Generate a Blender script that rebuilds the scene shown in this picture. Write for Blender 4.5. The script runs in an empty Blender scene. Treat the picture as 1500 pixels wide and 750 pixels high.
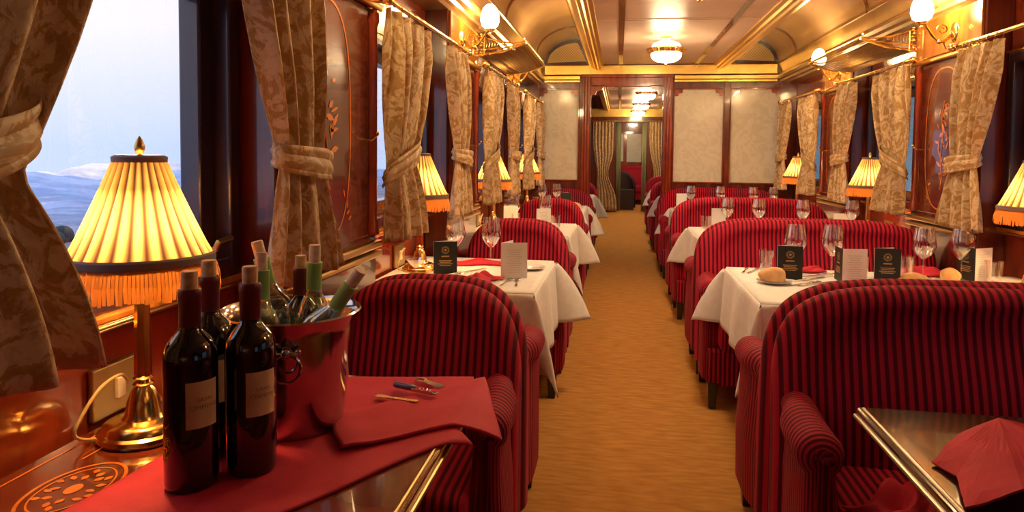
import bpy, math, random
import numpy as np
from mathutils import Vector, Matrix
random.seed(7)
rng = np.random.RandomState(3)
PI = math.pi
sc = bpy.context.scene
COL = sc.collection

# ------------------------------------------------------------------ camera
XC, HC, YAW, PITCH, ROLL, FPX, CY = -.4129, 1.3115, .1529, .0502, .0109, 1012.08, 273.74
def make_camera():
    c, s = math.cos(YAW), math.sin(YAW); cp, sp = math.cos(PITCH), math.sin(PITCH); cr, sr = math.cos(ROLL), math.sin(ROLL)
    R = Vector((c, s, 0)); F = Vector((-s*cp, c*cp, -sp)); U = Vector((-s*sp, c*sp, cp))
    R2 = cr*R + sr*U; U2 = cr*U - sr*R
    cam = bpy.data.cameras.new('camera'); cam.sensor_width = 36; cam.lens = FPX/1500*36
    cam.shift_y = -(375-CY)/1500; cam.clip_start = .05; cam.clip_end = 1000
    o = bpy.data.objects.new('camera', cam); COL.objects.link(o)
    m = Matrix((R2, U2, -F)).transposed().to_4x4(); m.translation = Vector((XC, 0, HC))
    o.matrix_world = m
    cam.dof.use_dof = False
    sc.camera = o
make_camera()

# ------------------------------------------------------------------ world, exposure
sc.view_settings.view_transform = 'Standard'; sc.view_settings.look = 'None'
sc.view_settings.gamma = 1; sc.view_settings.use_curve_mapping = False
sc.view_settings.exposure = 1.78
SKY = .42
w = bpy.data.worlds.new('dusk_sky'); sc.world = w; w.use_nodes = True
nt = w.node_tree; nt.nodes.clear()
tc = nt.nodes.new('ShaderNodeTexCoord'); sx = nt.nodes.new('ShaderNodeSeparateXYZ'); rp = nt.nodes.new('ShaderNodeValToRGB')
bg = nt.nodes.new('ShaderNodeBackground'); ow = nt.nodes.new('ShaderNodeOutputWorld')
nt.links.new(tc.outputs['Generated'], sx.inputs[0]); nt.links.new(sx.outputs['Z'], rp.inputs[0])
rp.color_ramp.elements[0].position = 0.0; rp.color_ramp.elements[0].color = (.52, .62, .90, 1)
rp.color_ramp.elements[1].position = .16; rp.color_ramp.elements[1].color = (.84, .80, .93, 1)
nt.links.new(rp.outputs[0], bg.inputs[0]); bg.inputs[1].default_value = SKY
nt.links.new(bg.outputs[0], ow.inputs[0])

L_CEIL, L_SCONCE, L_TABLE = 32.0, 32.0, .62     # lamp strengths

# ------------------------------------------------------------------ materials
MATS = {}
def pmat(name, col, rough=.5, metal=0, coat=0, emis=None, es=0, sheen=0, spec=.5, coat_rough=.05):
    m = bpy.data.materials.new(name); m.use_nodes = True
    b = m.node_tree.nodes['Principled BSDF']
    b.inputs['Base Color'].default_value = (*col, 1); b.inputs['Roughness'].default_value = rough
    b.inputs['Metallic'].default_value = metal; b.inputs['Coat Weight'].default_value = coat
    b.inputs['Coat Roughness'].default_value = coat_rough
    b.inputs['Specular IOR Level'].default_value = spec
    if sheen: b.inputs['Sheen Weight'].default_value = sheen; b.inputs['Sheen Roughness'].default_value = .4; b.inputs['Sheen Tint'].default_value = (*[min(1, c*2+.1) for c in col], 1)
    if emis: b.inputs['Emission Color'].default_value = (*emis, 1); b.inputs['Emission Strength'].default_value = es
    MATS[name] = m
    return m, m.node_tree, b
def noise_color(name, c1, c2, scale=(8, 8, 8), detail=4, lo=.35, hi=.65, coord='Object', bump=0, bscale=None, dist=0, **k):
    m, nt, b = pmat(name, c1, **k)
    tc = nt.nodes.new('ShaderNodeTexCoord'); mp = nt.nodes.new('ShaderNodeMapping'); mp.inputs['Scale'].default_value = scale
    n = nt.nodes.new('ShaderNodeTexNoise'); n.inputs['Scale'].default_value = 1; n.inputs['Detail'].default_value = detail; n.inputs['Distortion'].default_value = dist
    r = nt.nodes.new('ShaderNodeValToRGB')
    r.color_ramp.elements[0].position = lo; r.color_ramp.elements[0].color = (*c1, 1)
    r.color_ramp.elements[1].position = hi; r.color_ramp.elements[1].color = (*c2, 1)
    L = nt.links
    L.new(tc.outputs[coord], mp.inputs[0]); L.new(mp.outputs[0], n.inputs['Vector']); L.new(n.outputs['Fac'], r.inputs[0]); L.new(r.outputs[0], b.inputs['Base Color'])
    if bump:
        n2 = nt.nodes.new('ShaderNodeTexNoise'); n2.inputs['Scale'].default_value = bscale or 60; n2.inputs['Detail'].default_value = 3
        L.new(tc.outputs[coord], n2.inputs['Vector'])
        bp = nt.nodes.new('ShaderNodeBump'); bp.inputs['Strength'].default_value = bump; bp.inputs['Distance'].default_value = .003
        L.new(n2.outputs['Fac'], bp.inputs['Height']); L.new(bp.outputs[0], b.inputs['Normal'])
    return m
MAHOG = noise_color('mahogany', (.080, .011, .007), (.18, .026, .011), (14, 14, 1.6), rough=.22, coat=.8, dist=.6)
MAHOG_H = noise_color('mahogany_flame', (.18, .024, .009), (.38, .052, .014), (10, 3, 2.2), rough=.2, coat=.9, dist=1.2)
ORWOOD = noise_color('orange_veneer', (.36, .11, .018), (.55, .20, .03), (12, 12, 2), rough=.2, coat=.9, dist=.6)
DARKWOOD = noise_color('dark_frame', (.028, .014, .028), (.045, .020, .036), (9, 9, 2), rough=.25, coat=.6)
TABLEWOOD = noise_color('table_wood', (.11, .018, .008), (.25, .042, .014), (3, 14, 10), rough=.16, coat=1, dist=.8)
TABLEDARK = noise_color('table_wood_dark', (.05, .018, .010), (.10, .035, .014), (3, 14, 10), rough=.14, coat=1, dist=.8)
INLAY = noise_color('inlay_wood', (.72, .17, .02), (.80, .26, .03), (30, 30, 30), rough=.25, coat=.8)
NETB = pmat('net_bronze', (.34, .22, .09), rough=.38, metal=.9)[0]
CORNICE = noise_color('cornice_bronze', (.30, .17, .055), (.40, .24, .08), (5, 5, 5), rough=.28, coat=.5, metal=.25)
BRASS = pmat('brass', (.86, .58, .20), rough=.2, metal=1)[0]
BRASS_R = pmat('brass_satin', (.80, .52, .17), rough=.34, metal=1)[0]
EDGEW = pmat('edge_line', (.30, .19, .09), rough=.3, metal=.5)[0]
OLDBRASS = pmat('antique_brass', (.55, .36, .13), rough=.3, metal=1)[0]
STEEL = pmat('steel', (.50, .46, .45), rough=.12, metal=1)[0]
SILVER = pmat('silver', (.80, .77, .72), rough=.15, metal=1)[0]
GOLDPAINT = noise_color('gilded', (.62, .38, .09), (.78, .52, .15), (5, 5, 5), rough=.26, metal=.85)
CEIL = noise_color('ceiling_lacquer', (.64, .47, .37), (.70, .53, .42), (3, 3, 3), rough=.40, coat=.0, spec=.25)
VAULT = noise_color('vault_lacquer', (.50, .34, .18), (.60, .42, .23), (4, 4, 4), rough=.3, coat=.6, coat_rough=.12)
STRIP = noise_color('ceiling_strip', (.15, .05, .02), (.22, .08, .03), (8, 8, 8), rough=.25, coat=.6)
CARPET = noise_color('carpet', (.40, .175, .040), (.52, .25, .065), (9, 40, 7), rough=.95, bump=.6, bscale=240, spec=.1, detail=8)
CLOTH = noise_color('white_linen', (.74, .72, .72), (.80, .78, .77), (30, 30, 30), rough=.8, bump=.15, bscale=300)
REDCLOTH = noise_color('red_linen', (.52, .010, .040), (.60, .016, .050), (14, 14, 14), rough=.75, bump=.25, bscale=400, sheen=.2)
BLACKW = pmat('black_wood', (.012, .006, .006), rough=.3, coat=.5)[0]
WIRE = pmat('cable', (.55, .38, .16), rough=.4)[0]
SWITCH = pmat('switch', (.85, .82, .72), rough=.3)[0]
SOCKETM = pmat('socket_brass', (.42, .32, .14), rough=.35, metal=.8)[0]
CORK = noise_color('cork', (.50, .30, .14), (.68, .45, .24), (90, 90, 90), rough=.85)
CORKP = noise_color('cork_pale', (.66, .48, .34), (.76, .60, .46), (90, 90, 90), rough=.85)
CAPS = pmat('capsule_red', (.13, .008, .010), rough=.38)[0]
CAPG = pmat('capsule_green', (.28, .48, .15), rough=.4)[0]
WINE = pmat('wine_bottle_glass', (.004, .003, .004), rough=.05, coat=1, coat_rough=.02)[0]
LABEL = noise_color('bottle_label', (.66, .46, .23), (.72, .52, .28), (60, 60, 60), rough=.7)
INK = pmat('ink', (.22, .13, .08), rough=.7)[0]
BREAD = noise_color('bread_crust', (.66, .34, .13), (.82, .55, .28), (18, 18, 18), rough=.75, bump=.3, bscale=70)
PORC = pmat('porcelain', (.82, .80, .80), rough=.15, coat=.6)[0]
MENUB = pmat('menu_black', (.012, .012, .012), rough=.5)[0]
MENUW = pmat('menu_white', (.78, .76, .78), rough=.6)[0]
PRINTG = pmat('gold_print', (.42, .28, .12), rough=.5)[0]
PRINTW = pmat('pale_print', (.45, .42, .38), rough=.6)[0]
PRINTK = pmat('grey_print', (.48, .46, .48), rough=.6)[0]
PURPLE = pmat('corkscrew_handle', (.13, .11, .26), rough=.3, coat=.4)[0]
DARKCH = pmat('dark_leather', (.03, .008, .010), rough=.5)[0]
GREENC = noise_color('lining_green', (.20, .20, .10), (.30, .28, .15), (20, 20, 3), rough=.8)
TREES = noise_color('tree_leaf', (.02, .045, .05), (.05, .08, .08), (1, 1, 1), rough=.9)

def emit(name, col, s):
    m = bpy.data.materials.new(name); m.use_nodes = True; n = m.node_tree; n.nodes.clear()
    e = n.nodes.new('ShaderNodeEmission'); e.inputs[0].default_value = (*col, 1); e.inputs[1].default_value = s
    o = n.nodes.new('ShaderNodeOutputMaterial'); n.links.new(e.outputs[0], o.inputs[0]); return m
GLOBE = emit('sconce_opal', (1, .66, .30), L_SCONCE)
BOWL = emit('ceiling_opal', (1, .74, .42), L_CEIL)
BOWLTOP = emit('ceiling_opal_top', (1, .74, .42), L_CEIL*.09)

def glassy(name, tint=(1, 1, 1), base=.04, rough=0.0, dens=.02):
    m = bpy.data.materials.new(name); m.use_nodes = True; n = m.node_tree; n.nodes.clear()
    t = n.nodes.new('ShaderNodeBsdfTransparent'); t.inputs[0].default_value = (*tint, 1)
    g = n.nodes.new('ShaderNodeBsdfGlossy'); g.inputs['Roughness'].default_value = rough; g.inputs[0].default_value = (1, 1, 1, 1)
    lw = n.nodes.new('ShaderNodeLayerWeight'); lw.inputs[0].default_value = .35
    ma = n.nodes.new('ShaderNodeMath'); ma.operation = 'MULTIPLY_ADD'; ma.inputs[1].default_value = .75 if dens < .1 else dens; ma.inputs[2].default_value = base
    mx = n.nodes.new('ShaderNodeMixShader'); o = n.nodes.new('ShaderNodeOutputMaterial')
    n.links.new(lw.outputs['Facing'], ma.inputs[0]); n.links.new(ma.outputs[0], mx.inputs[0])
    n.links.new(t.outputs[0], mx.inputs[1]); n.links.new(g.outputs[0], mx.inputs[2]); n.links.new(mx.outputs[0], o.inputs[0])
    return m
PANE = glassy('window_glass', (.98, .99, 1), .0, dens=.25)
GLASS = glassy('drinking_glass', (.97, .97, .98), .10)
CLEARB = glassy('clear_bottle_glass', (.80, .88, .78), .08)

def stripe_mat(name, period, c1, c2):
    m, nt, b = pmat(name, c1, rough=.75, sheen=.35, spec=.2)
    L = nt.links
    uv = nt.nodes.new('ShaderNodeTexCoord'); s = nt.nodes.new('ShaderNodeSeparateXYZ'); L.new(uv.outputs['UV'], s.inputs[0])
    a = nt.nodes.new('ShaderNodeMath'); a.operation = 'MULTIPLY'; a.inputs[1].default_value = 2*PI/period; L.new(s.outputs['X'], a.inputs[0])
    si = nt.nodes.new('ShaderNodeMath'); si.operation = 'SINE'; L.new(a.outputs[0], si.inputs[0])
    ad = nt.nodes.new('ShaderNodeMath'); ad.operation = 'MULTIPLY_ADD'; ad.inputs[1].default_value = .5; ad.inputs[2].default_value = .5; L.new(si.outputs[0], ad.inputs[0])
    r = nt.nodes.new('ShaderNodeValToRGB'); r.color_ramp.elements[0].position = .28; r.color_ramp.elements[0].color = (*c1, 1)
    r.color_ramp.elements[1].position = .62; r.color_ramp.elements[1].color = (*c2, 1); L.new(ad.outputs[0], r.inputs[0])
    n = nt.nodes.new('ShaderNodeTexNoise'); n.inputs['Scale'].default_value = 220; L.new(uv.outputs['Object'], n.inputs['Vector'])
    mx = nt.nodes.new('ShaderNodeMix'); mx.data_type = 'RGBA'; mx.blend_type = 'MULTIPLY'; mx.inputs[0].default_value = .4
    L.new(r.outputs[0], mx.inputs[6]); L.new(n.outputs['Color'], mx.inputs[7]); L.new(mx.outputs[2], b.inputs['Base Color'])
    bp = nt.nodes.new('ShaderNodeBump'); bp.inputs['Strength'].default_value = .5; bp.inputs['Distance'].default_value = .004
    L.new(ad.outputs[0], bp.inputs['Height']); L.new(bp.outputs[0], b.inputs['Normal'])
    return m
VELVET = stripe_mat('striped_velvet', .0228, (.13, .002, .018), (.60, .016, .052))
VELVET2 = stripe_mat('striped_velvet_fine', .019, (.16, .003, .018), (.46, .011, .036))

def damask(name, c1, c2, transl=.18):
    m, nt, b = pmat(name, c1, rough=.5, spec=.4, sheen=.2)
    L = nt.links
    uv = nt.nodes.new('ShaderNodeTexCoord')
    n1 = nt.nodes.new('ShaderNodeTexNoise'); n1.inputs['Scale'].default_value = 11; n1.inputs['Detail'].default_value = 6; n1.inputs['Roughness'].default_value = .62; n1.inputs['Distortion'].default_value = 2.2
    L.new(uv.outputs['UV'], n1.inputs['Vector'])
    r = nt.nodes.new('ShaderNodeValToRGB'); r.color_ramp.elements[0].position = .47; r.color_ramp.elements[0].color = (*c1, 1)
    r.color_ramp.elements[1].position = .52; r.color_ramp.elements[1].color = (*c2, 1); L.new(n1.outputs['Fac'], r.inputs[0])
    v = nt.nodes.new('ShaderNodeTexNoise'); v.inputs['Scale'].default_value = 34; v.inputs['Distortion'].default_value = 1.2; L.new(uv.outputs['UV'], v.inputs['Vector'])
    r2 = nt.nodes.new('ShaderNodeValToRGB'); r2.color_ramp.elements[0].position = .42; r2.color_ramp.elements[0].color = (.84, .80, .74, 1); r2.color_ramp.elements[1].position = .5; L.new(v.outputs['Fac'], r2.inputs[0])
    mx = nt.nodes.new('ShaderNodeMix'); mx.data_type = 'RGBA'; mx.blend_type = 'MULTIPLY'; mx.inputs[0].default_value = .8
    L.new(r.outputs[0], mx.inputs[6]); L.new(r2.outputs[0], mx.inputs[7]); L.new(mx.outputs[2], b.inputs['Base Color'])
    t = nt.nodes.new('ShaderNodeBsdfTranslucent'); L.new(mx.outputs[2], t.inputs[0])
    ms = nt.nodes.new('ShaderNodeMixShader'); ms.inputs[0].default_value = transl
    o = nt.nodes['Material Output']; L.new(b.outputs[0], ms.inputs[1]); L.new(t.outputs[0], ms.inputs[2]); L.new(ms.outputs[0], o.inputs[0])
    return m
DAMASK = damask('gold_damask', (.56, .34, .135), (.80, .63, .40), .25)

def shade_mat(name, c1, c2, transl, period=0):
    m, nt, b = pmat(name, c1, rough=.8)
    L = nt.links; t = nt.nodes.new('ShaderNodeBsdfTranslucent'); ms = nt.nodes.new('ShaderNodeMixShader'); ms.inputs[0].default_value = transl
    o = nt.nodes['Material Output']
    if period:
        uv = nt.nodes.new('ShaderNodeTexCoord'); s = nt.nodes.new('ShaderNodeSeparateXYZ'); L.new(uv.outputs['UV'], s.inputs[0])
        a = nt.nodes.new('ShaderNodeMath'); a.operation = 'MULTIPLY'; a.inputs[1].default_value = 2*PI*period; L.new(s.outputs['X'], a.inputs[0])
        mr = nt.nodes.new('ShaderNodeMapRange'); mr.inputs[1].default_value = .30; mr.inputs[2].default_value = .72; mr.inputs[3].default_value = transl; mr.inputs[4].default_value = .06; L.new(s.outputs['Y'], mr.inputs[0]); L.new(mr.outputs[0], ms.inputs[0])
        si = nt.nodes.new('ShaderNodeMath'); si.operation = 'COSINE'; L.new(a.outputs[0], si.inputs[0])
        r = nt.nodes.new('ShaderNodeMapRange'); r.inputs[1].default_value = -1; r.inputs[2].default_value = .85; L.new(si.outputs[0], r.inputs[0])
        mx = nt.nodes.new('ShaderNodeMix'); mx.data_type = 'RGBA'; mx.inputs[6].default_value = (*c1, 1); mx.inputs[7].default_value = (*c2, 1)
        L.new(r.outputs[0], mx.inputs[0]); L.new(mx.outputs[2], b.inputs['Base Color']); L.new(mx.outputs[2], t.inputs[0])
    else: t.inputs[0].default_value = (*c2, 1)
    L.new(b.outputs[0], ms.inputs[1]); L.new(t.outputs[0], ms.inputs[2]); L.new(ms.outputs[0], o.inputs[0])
    return m
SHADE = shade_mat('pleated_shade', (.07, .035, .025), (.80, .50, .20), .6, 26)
FRINGE = shade_mat('silk_fringe', (.36, .11, .02), (.46, .16, .03), .28)
BRAID = pmat('shade_braid', (.20, .13, .13), rough=.7)[0]

def frosted(name):
    m, nt, b = pmat(name, (.78, .72, .60), rough=.28, coat=.5, coat_rough=.12)
    L = nt.links; tc = nt.nodes.new('ShaderNodeTexCoord')
    g = nt.nodes.new('ShaderNodeTexNoise'); g.inputs['Scale'].default_value = 7; g.inputs['Detail'].default_value = 5; g.inputs['Distortion'].default_value = 2.5
    L.new(tc.outputs['Object'], g.inputs['Vector'])
    r = nt.nodes.new('ShaderNodeValToRGB'); r.color_ramp.elements[0].position = .44; r.color_ramp.elements[0].color = (.80, .76, .65, 1)
    r.color_ramp.elements[1].position = .52; r.color_ramp.elements[1].color = (.90, .87, .79, 1); L.new(g.outputs['Fac'], r.inputs[0]); L.new(r.outputs[0], b.inputs['Base Color'])
    t = nt.nodes.new('ShaderNodeBsdfTranslucent'); t.inputs[0].default_value = (.85, .8, .7, 1)
    ms = nt.nodes.new('ShaderNodeMixShader'); ms.inputs[0].default_value = .25; o = nt.nodes['Material Output']
    L.new(b.outputs[0], ms.inputs[1]); L.new(t.outputs[0], ms.inputs[2]); L.new(ms.outputs[0], o.inputs[0]); return m
FROST = frosted('frosted_glass')

def grille_mat():
    m, nt, b = pmat('lunette_mesh', (.6, .42, .18), rough=.4, metal=.4)
    L = nt.links; tc = nt.nodes.new('ShaderNodeTexCoord'); ck = nt.nodes.new('ShaderNodeTexChecker'); ck.inputs['Scale'].default_value = 70
    ck.inputs[1].default_value = (.62, .44, .20, 1); ck.inputs[2].default_value = (.34, .22, .08, 1)
    L.new(tc.outputs['Object'], ck.inputs['Vector']); L.new(ck.outputs[0], b.inputs['Base Color']); return m
GRILLE = grille_mat()

def terrain_mat():
    m, nt, b = pmat('hillside', (.2, .2, .3), rough=1, spec=0)
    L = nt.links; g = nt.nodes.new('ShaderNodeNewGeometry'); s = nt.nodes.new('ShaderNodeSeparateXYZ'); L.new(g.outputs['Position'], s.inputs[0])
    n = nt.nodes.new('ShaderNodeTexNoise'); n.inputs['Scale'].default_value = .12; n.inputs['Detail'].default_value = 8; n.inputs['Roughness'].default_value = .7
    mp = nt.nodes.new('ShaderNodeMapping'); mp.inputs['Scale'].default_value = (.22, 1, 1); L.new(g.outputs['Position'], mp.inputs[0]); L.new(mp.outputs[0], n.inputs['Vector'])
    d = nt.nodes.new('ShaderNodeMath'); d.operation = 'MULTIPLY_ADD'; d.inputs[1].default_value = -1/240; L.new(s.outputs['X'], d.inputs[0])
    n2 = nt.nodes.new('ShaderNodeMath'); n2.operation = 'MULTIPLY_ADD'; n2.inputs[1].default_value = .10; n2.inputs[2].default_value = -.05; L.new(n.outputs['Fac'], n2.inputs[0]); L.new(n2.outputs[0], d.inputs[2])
    r = nt.nodes.new('ShaderNodeValToRGB'); e = r.color_ramp.elements  # slopes turn bluer with distance: aerial haze put into the ground colour
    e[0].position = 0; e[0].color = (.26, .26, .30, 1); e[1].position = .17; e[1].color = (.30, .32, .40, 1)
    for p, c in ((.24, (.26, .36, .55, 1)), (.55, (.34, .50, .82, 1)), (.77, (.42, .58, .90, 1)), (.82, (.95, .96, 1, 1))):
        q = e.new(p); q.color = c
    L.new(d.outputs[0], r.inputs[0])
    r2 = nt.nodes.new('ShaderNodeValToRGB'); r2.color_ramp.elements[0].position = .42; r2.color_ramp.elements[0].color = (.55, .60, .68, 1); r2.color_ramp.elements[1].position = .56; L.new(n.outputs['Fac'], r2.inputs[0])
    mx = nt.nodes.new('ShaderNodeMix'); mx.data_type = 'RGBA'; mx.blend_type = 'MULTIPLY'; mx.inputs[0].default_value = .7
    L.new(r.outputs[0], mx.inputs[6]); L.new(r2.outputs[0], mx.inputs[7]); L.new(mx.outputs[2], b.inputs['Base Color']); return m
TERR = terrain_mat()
HILLR = noise_color('hillside_teal', (.08, .17, .20), (.18, .30, .34), (.25, .25, .5), rough=1, detail=8)

# ------------------------------------------------------------------ mesh builder
class M:
    def __init__(s): s.v = []; s.f = []; s.uv = []; s.mi = []
    def add(s, vs, fs, uvs=None, mi=0):
        o = len(s.v); s.v += [tuple(map(float, p)) for p in vs]; s.f += [tuple(i+o for i in f) for f in fs]
        s.uv += list(uvs) if uvs is not None else [(p[0], p[2]) for p in vs]; s.mi += [mi]*len(fs); return s
    def box(s, x0, x1, y0, y1, z0, z1, mi=0):
        vs = [(x0,y0,z0),(x1,y0,z0),(x1,y1,z0),(x0,y1,z0),(x0,y0,z1),(x1,y0,z1),(x1,y1,z1),(x0,y1,z1)]
        return s.add(vs, [(0,3,2,1),(4,5,6,7),(0,1,5,4),(1,2,6,5),(2,3,7,6),(3,0,4,7)], None, mi)
    def grid(s, nu, nv, fn, closeu=False, mi=0, uvfn=None):
        vs = []; uv = []
        for i in range(nu+1):
            for j in range(nv+1):
                p = fn(i/nu, j/nv); vs.append(p[:3]); uv.append(uvfn(i/nu, j/nv) if uvfn else (p[3:5] if len(p) > 3 else (i/nu, j/nv)))
        fs = [(i*(nv+1)+j, (i+1)*(nv+1)+j, (i+1)*(nv+1)+j+1, i*(nv+1)+j+1) for i in range(nu) for j in range(nv)]
        return s.add(vs, fs, uv, mi)
    def lathe(s, prof, n=32, c=(0,0,0), mi=0, a0=0, a1=2*PI):
        full = abs(a1-a0-2*PI) < 1e-6; m = len(prof); vs = []; uv = []
        k = n if full else n+1
        for i in range(k):
            a = a0+(a1-a0)*i/n
            for j, (r, z) in enumerate(prof): vs.append((c[0]+r*math.cos(a), c[1]+r*math.sin(a), c[2]+z)); uv.append((i/n, z))
        fs = [(i*m+j, ((i+1) % k)*m+j, ((i+1) % k)*m+j+1, i*m+j+1) for i in range(n) for j in range(m-1)]
        return s.add(vs, fs, uv, mi)
    def tube(s, pts, r, n=10, mi=0, caps=True):
        pts = [Vector(p) for p in pts]; rs = r if isinstance(r, (list, tuple)) else [r]*len(pts)
        vs = []; t0 = (pts[1]-pts[0]).normalized(); up = Vector((0,0,1)) if abs(t0.z) < .9 else Vector((1,0,0))
        nrm = t0.cross(up).normalized()
        for i, p in enumerate(pts):
            t = (pts[min(i+1, len(pts)-1)]-pts[max(i-1, 0)]).normalized()
            nrm = (nrm - t*nrm.dot(t)).normalized(); b = t.cross(nrm)
            for k in range(n): a = 2*PI*k/n; vs.append(p+float(rs[i])*(math.cos(a)*nrm+math.sin(a)*b))
        fs = [(i*n+k, i*n+(k+1) % n, (i+1)*n+(k+1) % n, (i+1)*n+k) for i in range(len(pts)-1) for k in range(n)]
        if caps: fs += [tuple(range(n))[::-1], tuple((len(pts)-1)*n+k for k in range(n))]
        return s.add(vs, fs, None, mi)
    def ball(s, c, r, n=12, sz=1, mi=0):
        return s.lathe([(max(1e-5, r*math.sin(PI*j/n)), -r*sz*math.cos(PI*j/n)) for j in range(n+1)], n*2, c, mi)
    def extrude_y(s, prof, y0, y1, mi=0, closed=False):   # prof: list of (x,z)
        n = len(prof); vs = [(x, y0, z) for x, z in prof]+[(x, y1, z) for x, z in prof]
        fs = [(j, (j+1) % n, n+(j+1) % n, n+j) for j in range(n if closed else n-1)]
        if closed: fs += [tuple(range(n))[::-1], tuple(range(n, 2*n))]
        return s.add(vs, fs, None, mi)
    def extrude_x(s, prof, x0, x1, mi=0):   # prof closed polygon of (y,z)
        n = len(prof); vs = [(x0, y, z) for y, z in prof]+[(x1, y, z) for y, z in prof]
        fs = [(j, (j+1) % n, n+(j+1) % n, n+j) for j in range(n)]+[tuple(range(n))[::-1], tuple(range(n, 2*n))]
        return s.add(vs, fs, None, mi)
    def prism(s, poly, z0, z1, mi=0):
        n = len(poly); vs = [(x, y, z0) for x, y in poly]+[(x, y, z1) for x, y in poly]
        fs = [(j, (j+1) % n, n+(j+1) % n, n+j) for j in range(n)]+[tuple(range(n))[::-1], tuple(range(n, 2*n))]
        return s.add(vs, fs, [(p[0], p[1]) for p in vs], mi)
    def xf(s, mat, start=0):
        for i in range(start, len(s.v)): s.v[i] = tuple(mat @ Vector(s.v[i]))
        return s
    def build(s, name, mat, parent=None, smooth=True, bevel=0, solid=0, subsurf=0, loc=None, bseg=2):
        me = bpy.data.meshes.new(name); me.from_pydata(s.v, [], s.f)
        ul = me.uv_layers.new(name='UVMap')
        li = np.empty(len(me.loops), dtype=np.int32); me.loops.foreach_get('vertex_index', li)
        ul.data.foreach_set('uv', np.array(s.uv, dtype=np.float32)[li].ravel())
        for m in (mat if isinstance(mat, (list, tuple)) else [mat]): me.materials.append(m)
        me.polygons.foreach_set('material_index', s.mi)
        me.validate(); me.update()
        o = bpy.data.objects.new(name, me); COL.objects.link(o)
        if smooth:
            me.polygons.foreach_set('use_smooth', [True]*len(me.polygons))
            try: me.set_sharp_from_angle(angle=math.radians(38))
            except Exception: pass
        if bevel: b = o.modifiers.new('bevel', 'BEVEL'); b.width = bevel; b.segments = bseg; b.limit_method = 'ANGLE'
        if subsurf: b = o.modifiers.new('sub', 'SUBSURF'); b.levels = subsurf; b.render_levels = subsurf
        if solid: b = o.modifiers.new('solid', 'SOLIDIFY'); b.thickness = solid; b.offset = 0
        if parent is not None: o.parent = parent
        if loc is not None: o.location = loc
        return o
def empty(name, loc=(0,0,0), rz=0):
    o = bpy.data.objects.new(name, None); COL.objects.link(o); o.location = loc; o.rotation_euler = (0, 0, rz); o.empty_display_size = .05; return o
def tag(o, label, cat, group=None):
    o['label'] = label; o['category'] = cat
    if group: o['group'] = group
    return o
def struct(o): o['kind'] = 'structure'; return o
def kids(o): return [c for c in bpy.data.objects if c.parent == o]
def dup(root, loc, rz=None, scale=None):
    r = root.copy(); COL.objects.link(r); r.location = loc
    if rz is not None: r.rotation_euler = (0, 0, rz)
    if scale: r.scale = scale
    for ch in TREE.get(root.name, None) or kids(root):
        c = ch.copy(); COL.objects.link(c); c.parent = r
        for g in kids(ch):
            d = g.copy(); COL.objects.link(d); d.parent = c
    return r
TREE = {}
def smooth01(x): x = min(1, max(0, x)); return x*x*(3-2*x)

# ------------------------------------------------------------------ layout
P, Z0, WP, WW = 1.934, 1.2264, 1.352, 1.48
YB = lambda k: Z0+k*P
YEND1, YEND2, YSTART = 7.905, 15.64, -1.75
SIDES = (('left', -1), ('right', 1))
T = .74

# floor
M().box(-1.56, 1.56, YSTART, 19.2, -.06, 0).build('floor', CARPET, smooth=False); struct(bpy.data.objects['floor'])

# side walls with window openings
WZ0, WZ1, WH = 1.0, 1.785, .50
for nm, s in SIDES:
    m = M()
    def bx(x0, x1, *a, **k):
        a0, a1 = sorted((s*x0, s*x1)); m.box(a0, a1, *a, **k)
    bx(WW, 1.58, YSTART, 19.2, 0, WZ0)
    bx(WW, 1.58, YSTART, 19.2, WZ1, 2.45)
    ys = [YSTART]
    for k in range(-1, 8):
        bx(WW, 1.58, ys[-1], YB(k)-WH, WZ0, WZ1); ys.append(YB(k)+WH)
    bx(WW, 1.58, ys[-1], 19.2, WZ0, WZ1)
    o = struct(m.build('wall_'+nm, MAHOG_H, smooth=False))

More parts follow.
